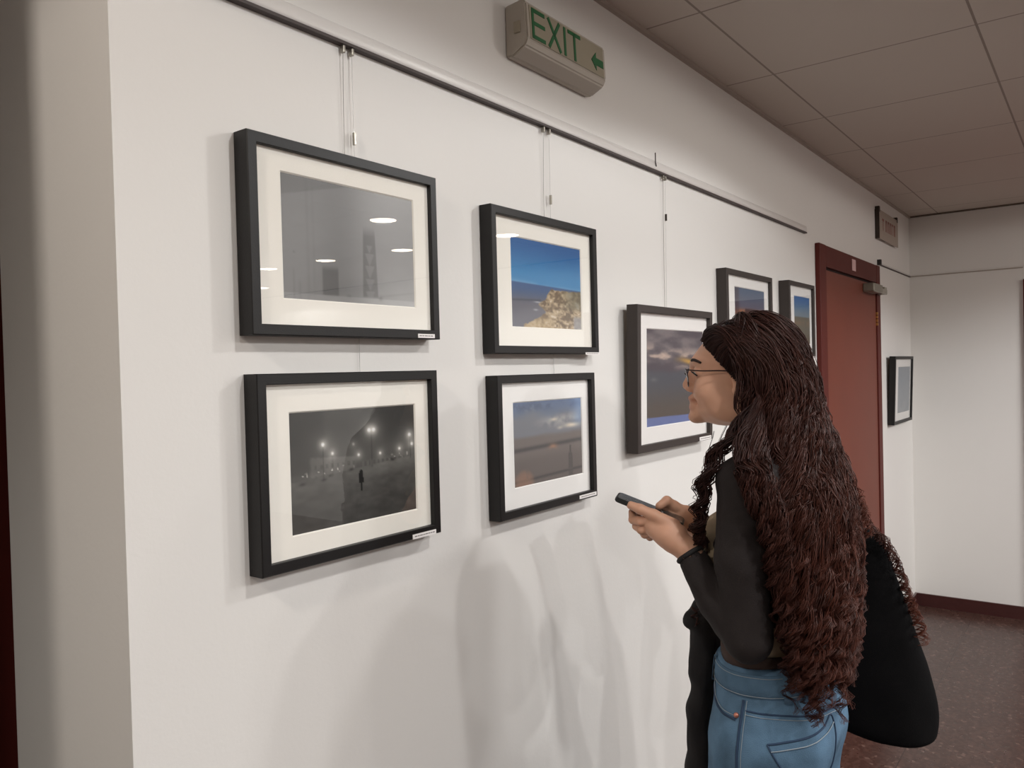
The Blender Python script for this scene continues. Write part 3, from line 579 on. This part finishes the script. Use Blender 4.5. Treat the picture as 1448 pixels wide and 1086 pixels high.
af = Field(BO+[-.33, -.15, 1.05], BO+[.36, .32, 1.50], .006); arm(af, SH_L, EL_L, WR_L+(EL_L-WR_L)*.3); arm(af, SH_R, EL_R, WR_R+(EL_R-WR_R)*.3); av = af.mesh()
V, Fc = join_np([(hv, hf), (tv, tf), lh, rh_, av])
# skin tones: lips a little redder (their own colour), cheeks slightly warm
loc = (V-HO)@RH
lip = np.exp(-((loc[:, 2]+.0445)/.0065)**2)*np.exp(-(loc[:, 1]/.020)**4)*(loc[:, 0] > .088)+np.exp(-((loc[:, 2]+.0635)/.0062)**2)*np.exp(-(loc[:, 1]/.017)**4)*(loc[:, 0] > .088)
skin = np.array(lin((206, 158, 132))); lipc = np.array(lin((176, 104, 94))); c = skin+(lipc-skin)*np.clip(lip, 0, 1)[:, None]
nz = fbm(V[:, 0]*60, V[:, 1]*60, V[:, 2]*60, o=2, seed=8)[:, None]; c = c*(.95+.1*nz)
M_skin = vcol_mat('skin', rough=.48, sss=.12, spec=.4, bump=.12, bscale=900)
link('body', arr_mesh(V, Fc, c), M_skin, woman, True)
M_nail = mat('nail', (222, 170, 150), rough=.25)
M_eyew = mat('eye_white', (225, 218, 210), rough=.2); M_iris = mat('iris', (48, 30, 20), rough=.15)
for s in (-1, 1):
    bm = bmesh.new(); bmesh.ops.create_uvsphere(bm, u_segments=24, v_segments=16, radius=.0122)
    for v in bm.verts: v.co = Vector(hd(.0795, s*.031, .0085))+v.co
    e = bm_obj('eye', bm, [M_eyew, M_iris], woman, True)
    for p in e.data.polygons: p.material_index = 1 if (Vector(p.center)-Vector(hd(.0795, s*.031, .0085))).normalized().dot(Vector(HF*.98-UP*.1)) > .88 else 0
    P = spline([hd(.0915, s*.014, .0270), hd(.0950, s*.026, .0325), hd(.0880, s*.040, .0335), hd(.0740, s*.051, .0275)], 16)
    V, Fc = tube(P, np.array([.0022+.0012*math.sin(i/15*3.1) for i in range(16)]), 6); link('eyebrow', arr_mesh(V, Fc), mat('eyebrow_hair', (40, 24, 20), rough=.8), woman, True)
    P = spline([hd(.0935, s*.019, .0065), hd(.0960, s*.028, .0100), hd(.0930, s*.038, .0090), hd(.0865, s*.0465, .0050), hd(.0820, s*.0510, .0020)], 14)
    V, Fc = tube(P, .0016, 5); link('eyelashes', arr_mesh(V, Fc), mat('lash', (26, 16, 14), rough=.8), woman, True)
# --- glasses
gl = empty('glasses', hd(.10, 0, .008)); gl.parent = woman; gl.matrix_parent_inverse = woman.matrix_world.inverted()
M_gl = mat('dark_glasses_metal', (38, 24, 26), rough=.35, metal=.5)
def lens_pts(s, n=28, k=1.0):
    out = []
    for i in range(n+1):
        a = 2*math.pi*i/n; x = math.copysign(abs(math.cos(a))**.75, math.cos(a)); z = math.copysign(abs(math.sin(a))**.75, math.sin(a))
        l = .0345+.0255*k*x*(1-.10*(1-z)*.5); u = -.0015+.0185*k*z
        out.append(hd(.1115-.0105*(l/.06)**2-.0055*(1-z)*.5, s*l, u))
    return out
for s in (-1, 1):
    tube_obj('rim', lens_pts(s), .0010, M_gl, gl, 6)
    bm = bmesh.new(); vs = [bm.verts.new(p) for p in lens_pts(s, k=.96)[:-1]]; bm.faces.new(vs); bm_obj('lens', bm, M_glass, gl)
    tube_obj('temple', spline([hd(.1005, s*.0605, .0135), hd(.098, s*.066, .0140), hd(.07, s*.073, .0115), hd(.02, s*.077, .010), hd(-.012, s*.078, .002), hd(-.03, s*.074, -.018)], 30), .0013, M_gl, gl, 6)
tube_obj('bridge', spline([hd(.1110, .0095, .004), hd(.1150, 0, .0075), hd(.1110, -.0095, .004)], 9), .0011, M_gl, gl, 6)
# --- clothes
def wr(amp, s1, s2, seed): return lambda g: amp*(fbm(g[..., 0]*s1, g[..., 1]*s1, g[..., 2]*s2, o=2, seed=seed)-.5)
M_jean = mat('blue_denim', (90, 119, 144), rough=.9, spec=.2, bump=.5, bscale=700, noise=.7, nscale=16)
M_jdark = mat('denim_seam', (46, 66, 92), rough=.9); M_stitch = mat('denim_stitch', (150, 162, 172), rough=.8)
j = Field(BO+[-.26, -.26, .02], BO+[.26, .26, 1.12], .0055)
j.ell(bd(-.012, 0, .955), (.112, .160, .15), .03, R=RB, grow=.006); j.ell(bd(0, 0, 1.07), (.088, .124, .10), .04, R=RB, grow=.006)
for s in (-1, 1):
    j.chain([bd(-.012, s*.080, .92), bd(.008, s*.090, .50), bd(-.01, s*.098, .05)], [.104, .092, .086], .012, grow=.004)
    j.ell(bd(-.062, s*.070, .93), (.062, .074, .085), .03, R=RB, grow=.003)
j.add(wr(.010, 14, 9, 91)); j.add(wr(.004, 40, 26, 92)); j.cut(lambda g: g[..., 2]-(1.072-.05*((g-BO)@BF)-0*g[..., 2])); j.cut(lambda g: .03-g[..., 2])
jv, jf = j.mesh(); jeans = link('jeans', arr_mesh(jv, jf), M_jean, woman, True)
JB = BVHTree.FromPolygons([tuple(p) for p in jv], [tuple(q) for q in jf])
def on(bvh, az, z, out=.0015, c=BO):
    """point on a garment: azimuth (deg, 0 = front, + = her left) and height, found from outside towards her axis"""
    a = math.radians(az); d = BF*math.cos(a)+BL*math.sin(a); o = c+UP*z+d*.5
    hit = bvh.ray_cast(Vector(o), Vector(-d)); return np.array(hit[0])+d*out if hit[0] is not None else o-d*.35
def seam(name, path, r, m, n=40, par=None, bvh=None, out=.0006): return tube_obj(name, [on(bvh or JB, a, z, out) for a, z in spline([(a, z, 0) for a, z in path], n)[:, :2]], r, m, par or jeans, 5)
def band(name, a0, a1, z0, z1, th, m, par=None, n=60, zt=None):
    A = np.linspace(a0, a1, n); vs = []
    for a in A:
        for z, o in ((z0, -.002), (z0, th), ((z0+z1)/2, th+.0006), (z1, th), (z1, -.002)):
            zz = z+(zt(a) if zt else 0); vs.append(on(JB, a, zz, o))
    Fq = [[i*5+k, i*5+(k+1) % 5, (i+1)*5+(k+1) % 5, (i+1)*5+k] for i in range(n-1) for k in range(5)]
    return link(name, arr_mesh(vs, Fq), m, par or jeans, True)
ztilt = lambda a: -.05*.10*math.cos(math.radians(a))
wb = band('waistband', -180, 180, 1.026, 1.064, .0035, M_jean, zt=ztilt)
for a in (38, 118, 180, 240, 322): band('belt_loop', a-2.6, a+2.6, 1.020, 1.067, .0075, M_jean, n=5, zt=ztilt)
seam('waist_stitching', [(a, 1.029+ztilt(a)) for a in range(0, 361, 30)], .0007, M_stitch, 120, out=.0042); seam('waist_stitching', [(a, 1.060+ztilt(a)) for a in range(0, 361, 30)], .0007, M_stitch, 120, out=.0042)
seam('side_seam', [(88, 1.02), (87, .9), (86, .75), (88, .5), (88, .08)], .0028, M_jdark, 90); seam('side_stitching', [(90.5, 1.02), (89.5, .9), (88.5, .75), (90, .6)], .0007, M_stitch, 60, out=.0015)
seam('pocket_opening', [(36, 1.030), (41, 1.008), (54, .992), (69, .986), (84, .985)], .0026, M_jdark); seam('pocket_stitching', [(38.5, 1.030), (43, 1.013), (55, .998), (70, .992), (84, .991)], .0007, M_stitch, out=.0022)
seam('yoke_seam', [(90, 1.004), (120, 1.002), (150, .996), (180, .985)], .0018, M_jdark); seam('yoke_seam', [(90, .998), (120, .996), (150, .990), (180, .979)], .0007, M_stitch, out=.0015)
pk = [(104, .958), (122, .967), (142, .975), (160, .981), (162, .90), (158, .85), (150, .815), (140, .80), (128, .83), (116, .895), (104, .958)]
seam('back_pocket', pk, .0020, M_jdark, 90); seam('back_pocket_hem', [(106, .948), (123, .956), (142, .964), (160, .970)], .0010, M_stitch, out=.002)
pc = on(JB, 84, .992, .001); bm = bmesh.new(); bmesh.ops.create_uvsphere(bm, u_segments=14, v_segments=8, radius=.0052)
for v in bm.verts: v.co = Vector(pc)+v.co
bm_obj('rivet', bm, mat('copper', (196, 130, 112), rough=.35, metal=.7), jeans, True)
# shoes
for s in (-1, 1):
    f_ = Field(bd(.05, s*.108, .05)-[.09, .17, .06], bd(.05, s*.108, .05)+[.09, .17, .09], .004)
    f_.chain([bd(-.055, s*.100, .052), bd(.04, s*.104, .050), bd(.155, s*.116, .040)], [.043, .044, .036], .02); f_.chain([bd(-.03, s*.098, .06), bd(-.02, s*.097, .12)], [.042, .046], .02); f_.cut(lambda g: .016-g[..., 2], .002)
    sv, sf = f_.mesh(); sh = link('shoe', arr_mesh(sv, sf), mat('black_shoe', (28, 26, 26), rough=.5), woman, True)
    f_ = Field(bd(.05, s*.108, .05)-[.10, .19, .06], bd(.05, s*.108, .05)+[.10, .19, .0], .004)
    f_.chain([bd(-.055, s*.100, .012), bd(.04, s*.104, .012), bd(.158, s*.116, .012)], [.047, .048, .040], .01); f_.cut(lambda g: g[..., 2]-.020, .001); f_.cut(lambda g: .001-g[..., 2], .001)
    sv, sf = f_.mesh(); link('sole', arr_mesh(sv, sf), mat('rubber_sole', (215, 210, 200), rough=.8), sh, True)
# beige top
M_top = mat('beige_knit', (176, 158, 132), rough=.9, bump=.4, bscale=500)
t = Field(BO+[-.24, -.2, 1.04], BO+[.24, .22, 1.48], .005); torso(t, .006); t.add(wr(.006, 18, 14, 71)); t.cut(lambda g: (1.082)-g[..., 2], .002); t.cut(lambda g: g[..., 2]-1.415, .004)
t.ell(bd(.10, 0, 1.46), (.09, .10, .10), .004, sub=True, R=RB); tv, tf = t.mesh(); link('top', arr_mesh(tv, tf), M_top, woman, True)
# sheer dark cardigan: back, shoulders, sleeves
M_card2 = mat('dark_cardigan', (30, 22, 21), rough=.85, bump=.35, bscale=450)
k = Field(BO+[-.36, -.24, 1.04], BO+[.40, .36, 1.50], .0046); torso(k, .011)
k.cut(lambda g: 1.150-g[..., 2]-.25*np.clip(-((g-BO)@BF), 0, .1)*0, .003)
k.ell(bd(.125, 0, 1.24), (.115, .150, .27), .01, sub=True, R=RB)
k.chain([SH_L, SH_L*.5+EL_L*.5, EL_L+BF*-.012-UP*.002], [.050, .047, .045], .014); k.chain([EL_L+BF*-.008-UP*.004, EL_L*.55+WR_L*.45-UP*.012, WR_L+(EL_L-WR_L)*.08], [.043, .034, .0275], .007)
k.chain([SH_R, SH_R*.55+EL_R*.45, EL_R], [.052, .050, .046], .022); k.chain([EL_R, EL_R*.55+WR_R*.45, WR_R+(EL_R-WR_R)*.06], [.046, .040, .0285], .012)
k.cone(bd(-.02, .05, 1.455), bd(-.02, -.05, 1.455), .045, .045, .03)
k.add(wr(.011, 15, 10, 55)); k.add(wr(.005, 42, 30, 56)); k.ell(hd(.005, 0, -.14), (.068, .062, .055), .004, sub=True, R=RH)
for W_, E_ in ((WR_L, EL_L), (WR_R, EL_R)): k.cone(W_+(W_-E_)*.45, W_+(E_-W_)*.02, .04, .0285, .002, sub=True)
kv, kf = k.mesh(); cardigan = link('cardigan', arr_mesh(kv, kf), M_card2, woman, True)
def ring(name, c, ax, r, rr, m, par):
    ax = ax/np.linalg.norm(ax); n = np.cross(ax, UP); n /= np.linalg.norm(n); b = np.cross(ax, n)
    return tube_obj(name, [c+r*(math.cos(a)*n+math.sin(a)*b) for a in np.linspace(0, 2*math.pi, 33)], rr, m, par, 8)
M_cuff = mat('black_cuff', (20, 17, 17), rough=.8)
ring('cuff', WR_L+(EL_L-WR_L)*.06, EL_L-WR_L, .0255, .0050, M_cuff, cardigan); ring('cuff', WR_R+(EL_R-WR_R)*.05, EL_R-WR_R, .0255, .0050, M_cuff, cardigan)
CBV = BVHTree.FromPolygons([tuple(p) for p in tv], [tuple(q) for q in tf])
A = np.linspace(-180, 180, 80); vs = []
for a in A:
    for z, o in ((1.066, -.006), (1.066, .006), (1.094, .005), (1.094, -.003)): vs.append(on(CBV, a, max(z, 1.086), o)*[1, 1, 0]+UP*(z+.0))
link('hem_band', arr_mesh(vs, [[i*4+q, i*4+(q+1) % 4, (i+1)*4+(q+1) % 4, (i+1)*4+q] for i in range(79) for q in range(4)]), mat('dark_hem', (62, 46, 40), rough=.9), woman, True)
# --- phone
ph = empty('phone', dep(905, 722, 1.575), 'dark smartphone held in both her hands', 'phone')
tip, ax = dep(872.5, 702, 1.585), None
base = dep(941, 729.5, 1.563); ax = (base-tip)/np.linalg.norm(base-tip); wd_ = np.cross(ax, UP); wd_ /= np.linalg.norm(wd_); nn = np.cross(wd_, ax); nn *= math.copysign(1, nn[2])
cen = tip+ax*.069
def slab(name, L_, W_, T_, off, m, bev, rc, par):
    bm = bmesh.new(); pts = []
    for cx_, cy_, a0 in ((L_/2-rc, W_/2-rc, 0), (-L_/2+rc, W_/2-rc, 90), (-L_/2+rc, -W_/2+rc, 180), (L_/2-rc, -W_/2+rc, 270)):
        for q in range(5): a = math.radians(a0+q*22.5); pts.append((cx_+rc*math.cos(a), cy_+rc*math.sin(a)))
    poly_prism(bm, [cen+ax*p+wd_*q+nn*(off-T_/2) for p, q in pts], nn*T_); bmesh.ops.recalc_face_normals(bm, faces=bm.faces)
    if bev: bmesh.ops.bevel(bm, geom=[e for e in bm.edges if abs(abs((e.verts[0].co-e.verts[1].co).normalized().dot(Vector(nn))))<.5], offset=bev, segments=2, affect='EDGES')
    return bm_obj(name, bm, m, par)
slab('case', .140, .070, .0088, 0, mat('black_phone_case', (30, 32, 32), rough=.45), .0018, .010, ph)
slab('screen', .132, .063, .0006, .0048, mat('dark_screen', (62, 66, 66), rough=.12), 0, .007, ph)
# --- bag
bag = empty('shoulder_bag', dep(1240, 1000, 1.68), 'large black cloth shoulder bag hanging behind the woman', 'bag')
prof = [(748, 1208, 1232), (762, 1200, 1246), (785, 1192, 1256), (820, 1184, 1267), (860, 1176, 1281), (900, 1170, 1294), (940, 1166, 1308), (975, 1164, 1317), (1000, 1166, 1321), (1018, 1176, 1321), (1032, 1208, 1317), (1040, 1246, 1308), (1044, 1272, 1296)]
P_ = np.array([(y, a, b) for y, a, b in prof], float); Q_ = spline(P_, 46); vs = []; nb = 36; RX = CR*[1, 1, 0]; RX /= np.linalg.norm(RX); FX = np.cross(UP, RX)
for i, (y, a, b) in enumerate(Q_):
    cc = dep((a+b)/2, y, 1.75); hw = (b-a)/2/F0*1.75; t_ = i/45; th = (.012+.058*math.sin(min(1, t_*1.35)*math.pi*.5))*(1-max(0, (t_-.82)/.18)**2*.75)
    for q in range(nb):
        an = 2*math.pi*q/nb; cx_, sx_ = math.cos(an), math.sin(an); e = .8
        p = cc+RX*hw*math.copysign(abs(cx_)**e, cx_)+FX*th*math.copysign(abs(sx_)**e, sx_)
        w_ = .010*(fbm(np.array(p[0]*16), np.array(p[1]*16), np.array(p[2]*10), o=2, seed=77)-.5)*2*sx_; vs.append(p+FX*w_)
Fq = [[i*nb+q, i*nb+(q+1) % nb, (i+1)*nb+(q+1) % nb, (i+1)*nb+q] for i in range(45) for q in range(nb)]; n0 = len(vs)
vs = np.array(vs); vs = np.concatenate([vs, [vs[:nb].mean(0)], [vs[-nb:].mean(0)]])
Fq += [[(q+1) % nb, q, n0, n0] for q in range(0)]
me = arr_mesh(vs, Fq); bm = bmesh.new(); bm.from_mesh(me); bmesh.ops.holes_fill(bm, edges=[e for e in bm.edges if e.is_boundary]); bmesh.ops.delete(bm, geom=[v for v in bm.verts if not v.link_faces], context='VERTS'); bmesh.ops.recalc_face_normals(bm, faces=bm.faces); bm.to_mesh(me); bm.free()
M_bag = mat('black_canvas', (12, 11, 12), rough=.95, spec=.1, bump=.3, bscale=500)
link('bag_body', me, M_bag, bag, True)
def ribbon(name, P, wdir, w, th, m, par, n=40):
    P = spline(P, n); T, _, _ = frames_of(P); wdir = np.asarray(wdir, float); vs = []
    for p, t_ in zip(P, T):
        a = wdir-t_*(wdir@t_); a /= np.linalg.norm(a); b = np.cross(t_, a); vs += [p+a*w+b*th, p-a*w+b*th, p-a*w-b*th, p+a*w-b*th]
    Fq = [[i*4+q, i*4+(q+1) % 4, (i+1)*4+(q+1) % 4, (i+1)*4+q] for i in range(n-1) for q in range(4)]+[[0, 1, 2, 3], [n*4-1, n*4-2, n*4-3, n*4-4]]
    return link(name, arr_mesh(vs, Fq), m, par, True)
ribbon('strap', [dep(1218, 768, 1.75), dep(1200, 745, 1.70), bd(-.13, -.09, 1.36), bd(-.115, -.11, 1.45), bd(-.03, -.12, 1.492), bd(.06, -.125, 1.44), bd(.105, -.17, 1.32), bd(.0, -.25, 1.25), dep(1212, 790, 1.77)], BL, .018, .002, M_bag, bag)
# --- dark jacket over her right arm
jk = empty('jacket', dep(988, 1000, 1.66), 'black jacket hanging over her right forearm in front of her', 'jacket')
q = Field(dep(985, 980, 1.68)-[.16, .16, .42], dep(985, 980, 1.68)+[.16, .16, .22], .0046)
R_ = np.stack([RX, FX, UP], 1)
q.chain([dep(991, 868, 1.66), dep(978, 877, 1.66), dep(974, 880, 1.66)], [.016, .014, .009], .012); q.chain([dep(996, 862, 1.66), dep(992, 905, 1.665), dep(988, 950, 1.665)], [.012, .017, .022], .02)
q.chain([dep(996, 800, 1.70), dep(997, 860, 1.67), dep(994, 930, 1.67), dep(990, 1000, 1.67), dep(990, 1086, 1.66), dep(992, 1230, 1.66)], [.016, .018, .022, .023, .025, .022], .02); q.chain([dep(1004, 900, 1.70), dep(1004, 1000, 1.70), dep(1003, 1180, 1.69)], [.022, .030, .034], .03)
q.add(wr(.012, 22, 9, 64)); q.add(wr(.007, 60, 22, 65)); qv, qf = q.mesh(); link('jacket_cloth', arr_mesh(qv, qf), mat('black_jacket', (24, 21, 22), rough=.9, bump=.3), jk, True)
# --- hair: locks of curled strands, root on the scalp, over the shoulders and down the back
ENV = np.array([(1.72, -.012, 0, .060, .070), (1.69, -.015, 0, .083, .092), (1.66, -.02, 0, .093, .106), (1.60, -.03, 0, .098, .108), (1.56, -.035, .002, .102, .100), (1.52, -.042, .005, .114, .094), (1.45, -.050, .010, .136, .086),
                (1.38, -.055, .020, .158, .100), (1.28, -.058, .020, .168, .108), (1.18, -.070, .030, .160, .098), (1.08, -.075, .040, .140, .088), (.98, -.085, .055, .108, .068), (.90, -.09, .06, .09, .06)])[::-1]
def env(z):
    z = np.asarray(z, float); return [np.interp(z, ENV[:, 0], ENV[:, i]) for i in (1, 2, 3, 4)]
def basis(z):
    t = np.clip((np.asarray(z, float)-1.45)/.12, 0, 1)[..., None]
    return HF*t+BF*(1-t), HL*t+BL*(1-t), (HO*[1, 1, 0])*t+BO*(1-t)
def envp(psi, z, rho):
    cf, cl, wl, wd = env(z); F_, L_, O_ = basis(z); z = np.asarray(z, float)
    return O_+F_*(cf+rho*wd*np.cos(psi))[..., None]+L_*(cl+rho*wl*np.sin(psi))[..., None]+UP*z[..., None]
SK, SR = hd(-.010, 0, .028), np.array([.094, .076, .081])
def skull(d, off): return SK+RH@(d/np.linalg.norm(d)*1.0*(1/np.linalg.norm(d/np.linalg.norm(d)/(SR+off))))
def hairline(a):
    a = abs(a); return np.interp(a, [0, 30, 55, 75, 90, 120, 180], [30, 27, 14, 0, -2, -35, -45])
def curl(P, amp, wl_, ph, r_):
    n = len(P); T, N, B = frames_of(P); s = np.concatenate([[0], np.cumsum(np.linalg.norm(np.diff(P, axis=0), axis=1))])
    t = np.clip((s-.05)/.20, 0, 1); tl = np.clip((s-s[-1]+.14)/.14, 0, 1); A = amp*(.12+.88*t)*(1+.5*tl); w = 2*math.pi*s/wl_*(1+.25*tl)+ph
    return P+(A*np.cos(w))[:, None]*N+(A*np.sin(w))[:, None]*B
LO, HI, RED = np.array(lin((29, 16, 15))), np.array(lin((78, 46, 38))), np.array(lin((106, 57, 42)))  # RED tints the ends, and paints rim backlight on rear and outer locks
strands, cols = [], []
def lock(P, n, spread, amp, wl_, red=0, r=.0008, taper=True, pts=None):
    m = pts or max(16, int(np.linalg.norm(np.diff(P, axis=0), axis=1).sum()/.0085)); P = spline(P, m); ph0 = rnd.uniform(0, 6.28); t = np.linspace(0, 1, m)
    base = curl(P, amp, wl_, ph0, None); T, N, B = frames_of(P); tone0 = rnd.random()**2.0
    for k in range(n):
        a = rnd.uniform(0, 6.28); q = spread*math.sqrt(rnd.random())*(.45+.75*np.sin(np.pi*np.clip(t*.9+.1, 0, 1))); a2 = a+t*rnd.uniform(-3, 3)
        S_ = base+(q*np.cos(a2))[:, None]*N+(q*np.sin(a2))[:, None]*B; S_ = curl(S_, amp*.16, wl_*rnd.uniform(.5, 1.1), rnd.uniform(0, 6.28), None)
        rr = r*rnd.uniform(.7, 1.3)*np.clip((1-t)*5+.25, 0, 1); strands.append((S_, rr))
        tn = np.clip(tone0*.7+rnd.random()*.35, 0, 1); c_ = LO+(HI-LO)*tn*(.35+.65*t[:, None]); cols.append(c_+(RED-c_)*np.clip(red*t[:, None]*(.6+.4*rnd.random()), 0, 1))
HLK = []
for u_ in np.linspace(-.014, .082, 90):                           # roots along the hairline
    f_ = .034+(u_-.028)*.90; q_ = 1-((f_+.010)/(SR[0]+.0045))**2-((u_-.028)/(SR[2]+.0045))**2
    if q_ > 0:
        for s__ in (-1, 1): HLK.append(np.array([f_+.010, s__*math.sqrt(q_)*(SR[1]+.0045), u_-.028]))
HLK += [HLK[-1]*[1, k_, 1] for k_ in np.linspace(-.9, .9, 10)]
for i in range(400+len(HLK)):
    while True:
        a = rnd.uniform(-180, 180); e = math.degrees(math.asin(rnd.uniform(-.7, 1)))
        if e > hairline(a): break
    if i >= 400: q_ = HLK[i-400]/np.linalg.norm(HLK[i-400]); a = math.degrees(math.atan2(q_[1], q_[0])); e = math.degrees(math.asin(q_[2]))+rnd.uniform(-.5, 2)
    ar, er = math.radians(a), math.radians(e); d0 = np.array([math.cos(ar)*math.cos(er), math.sin(ar)*math.cos(er), math.sin(er)])
    sg = 1 if (a+rnd.uniform(-14, 14)) > 0 else -1; ps = sg*(83+(abs(a)**1.0)*.54+rnd.uniform(-9, 9)); ps = math.radians(ps)
    zt = rnd.choice([rnd.uniform(1.60, 1.64), rnd.uniform(1.56, 1.62)]); rho = rnd.uniform(.74, 1.03)
    tgt = envp(np.array(ps), np.array(zt), rho); dt = (tgt-SK)@RH; dt = dt/np.linalg.norm(dt); P = []
    am = math.radians(sg*max(88, abs(a)*.6+55)); em = math.radians(max(e*.8+8, 46 if abs(a) < 75 else 12)); dm = np.array([math.cos(am)*math.cos(em), math.sin(am)*math.cos(em), math.sin(em)])
    for k_ in range(6):
        f_ = k_/6; d_ = d0*(1-f_)**2+dm*2*f_*(1-f_)+dt*f_*f_; off = (.002 if i < 400 else .0045)+.016*math.sin(min(1, f_*1.5)*1.57)*rnd.uniform(.9, 1.1); d_ /= np.linalg.norm(d_)
        P.append(skull(d_, off+.006*rho-.004))
    zend = rnd.triangular(.955, 1.30, 1.05) if abs(math.degrees(ps)) > 95 else rnd.triangular(1.05, 1.38, 1.2)
    zs = np.arange(zt, zend, -.055); dps = rnd.uniform(-.12, .12)
    for z_ in zs:
        if sg > 0 and z_ < 1.5: pp = max(ps, math.radians(97))
        else: pp = ps
        P.append(envp(np.array(pp+dps*(zt-z_)*3), np.array(z_), rho*(1+.03*math.sin(z_*40+i))))
    red = .15+.75*max(0, -math.cos(ps))*rnd.random()  # redder towards the back: backlit rim put into the hair colour
    lock(np.array(P), 12, .0095 if i < 400 else .0075, rnd.uniform(.005, .0100), rnd.uniform(.085, .145), red, r=.00078)
# locks falling forward over her left shoulder
def L_(pts, n, sp, amp, wl_, red=.2, r=.0008): lock(np.array([dep(*p) for p in pts]), n, sp, amp, wl_, red, r)
for k_ in range(9):
    ox, oz = rnd.uniform(-7, 7), rnd.uniform(-.02, .02)
    L_([(1095, 500, 1.55+oz), (1078, 545, 1.525), (1054+ox*.4, 585, 1.500+oz), (1033+ox, 618, 1.480+oz), (1012+ox, 645, 1.468+oz), (996+ox, 680, 1.468+oz), (990+ox, 715, 1.485+oz), (986+ox*.6, 745, 1.50+oz), (988+ox*.5, 765, 1.515), (992+ox*.4, 775+rnd.uniform(-25, 10), 1.53)], 12, .0075, .0070, .078, .1)
for k_ in range(34):
    ox = rnd.uniform(-4, 30)
    L_([(1095, 505, 1.54), (1078, 550, 1.51), (1062+ox*.4, 592, 1.470), (1048+ox, 625, 1.435), (1050+ox, 655, 1.400), (1056+ox*1.1, 690, 1.388), (1073+ox*1.0, 725, 1.382), (1084+ox*.8, 765, 1.385), (1090+ox*.8, 805+rnd.uniform(-50, 60), 1.39)][:rnd.choice([8, 9, 9])], 10, .008, .0065, .095, .2)
L_([(1045, 560, 1.62), (1015, 630, 1.66), (1001, 650, 1.66), (994, 668, 1.66), (998, 690, 1.66), (990, 712, 1.65), (986, 735, 1.65)], 4, .002, .007, .05, .3, .0005)
L_([(1010, 610, 1.62), (995, 660, 1.66), (985, 690, 1.66), (984, 705, 1.66), (992, 716, 1.66)], 2, .002, .008, .05, .4, .00035)
L_([(1000, 780, 1.50), (990, 850, 1.60), (981, 864, 1.63), (982, 876, 1.63), (990, 882, 1.63)], 4, .002, .006, .03, .3, .0006)
# locks blown past the far side of the bag
for k_ in range(9):
    oy, oz = rnd.uniform(-9, 9), rnd.uniform(-.03, .03)
    L_([(1188+oy, 660, 1.64), (1210+oy*.6, 706, 1.665+oz*.4), (1232+oy*.3, 746+oy*.5, 1.69+oz*.5), (1257, 775+oy, 1.71+oz), (1273+oy*.3, 812, 1.72+oz), (1284, 845, 1.725+oz), (1295, 872+oy, 1.73+oz), (1302+oy*.3, 892, 1.73+oz), (1305+oy*.4, 912, 1.73+oz)][:rnd.choice([7, 8, 9])], 4, .0035, .0085, .050, .9, .0006)
for x0, y0, pts in ((1150, 560, [(1172, 620, 1.62), (1196, 672, 1.64), (1216, 720, 1.66), (1226, 760, 1.66)]), (1140, 500, [(1166, 580, 1.62), (1184, 640, 1.62), (1210, 700, 1.64), (1222, 730, 1.64)])):
    for k_ in range(6): L_([(x0, y0, 1.62)]+[(a+rnd.uniform(-7, 6), b, c_) for a, b, c_ in pts], 5, .006, .008, .05, .9, .0005)
for k_ in range(7):                                               # trailing curls at the ends
    x = rnd.uniform(1095, 1185); L_([(x, 880, 1.50), (x+rnd.uniform(-6, 6), 930, 1.50), (x+rnd.uniform(-6, 6), 965, 1.50), (x+rnd.uniform(-5, 8), 990+rnd.uniform(-25, 12), 1.50)], 7, .006, .0075, .045, .4, .0007)
L_([(1150, 930, 1.49), (1148, 975, 1.485), (1153, 1000, 1.485), (1163, 1012, 1.485), (1160, 1020, 1.485), (1150, 1015, 1.485)], 7, .003, .002, .06, .5, .0006)
for k_ in range(60):                                              # flyaway single hairs along the outline
    ps = rnd.uniform(1.9, 5.0); z0 = rnd.uniform(1.5, 1.68); zs = np.arange(z0, z0-rnd.uniform(.2, .45), -.05)
    lock(np.array([envp(np.array(ps), np.array(z_), 1.0+.10*k2/len(zs)) for k2, z_ in enumerate(zs)]), 1, .001, .008, .05, .8, r=.00032)
HV, HFc, HC_ = tubes_mesh(strands, 4, cols)
g = Field(BO+[-.30, -.30, .99], BO+[.30, .30, 1.77], .005)
def shell(q):
    z = q[..., 2]; cf, cl, wl, wd = env(z); F_, L2, O_ = basis(z); p = q-O_; f_ = (p*F_).sum(-1); l_ = (p*L2).sum(-1)
    n_ = fbm(q[..., 0]*45, q[..., 1]*45, q[..., 2]*11, o=2, seed=15)-.5
    rr = np.sqrt(((f_-cf)/(wd*.80))**2+((l_-cl)/(wl*.80))**2); return np.maximum((rr-1)*.07, (-.012+(f_-cf)*1.0+.02))+n_*.022
s_ = tuple(slice(0, n) for n in g.n); gg = g.grid(s_); z_ = gg[..., 2]
low = np.maximum(np.maximum(shell(gg), z_-1.64), 1.045-z_+.10*vnoise(gg[..., 0]*30, gg[..., 1]*30, seed=3)); g.V = low.astype(np.float32)
g.ell(SK, SR, .004, R=RH, grow=.0045)
lq = (gg-HO)@RH; facecut = np.where(z_ > 1.50, lq[..., 0]-(.031+(lq[..., 2]-.028)*.90).clip(-.012, 1), -1.); capcut = np.where(lq[..., 2] > .072, -1., facecut)
g.V = np.maximum(g.V, capcut).astype(np.float32)
sv, sf = g.mesh(); sc_ = np.tile(LO*.75, (len(sv), 1))
V, Fc = join_np([(HV, HFc), (sv, sf)]); M_hair = vcol_mat('curly_hair', rough=.5, spec=.18)
link('hair', arr_mesh(V, Fc, np.concatenate([HC_, sc_])), M_hair, woman, True)
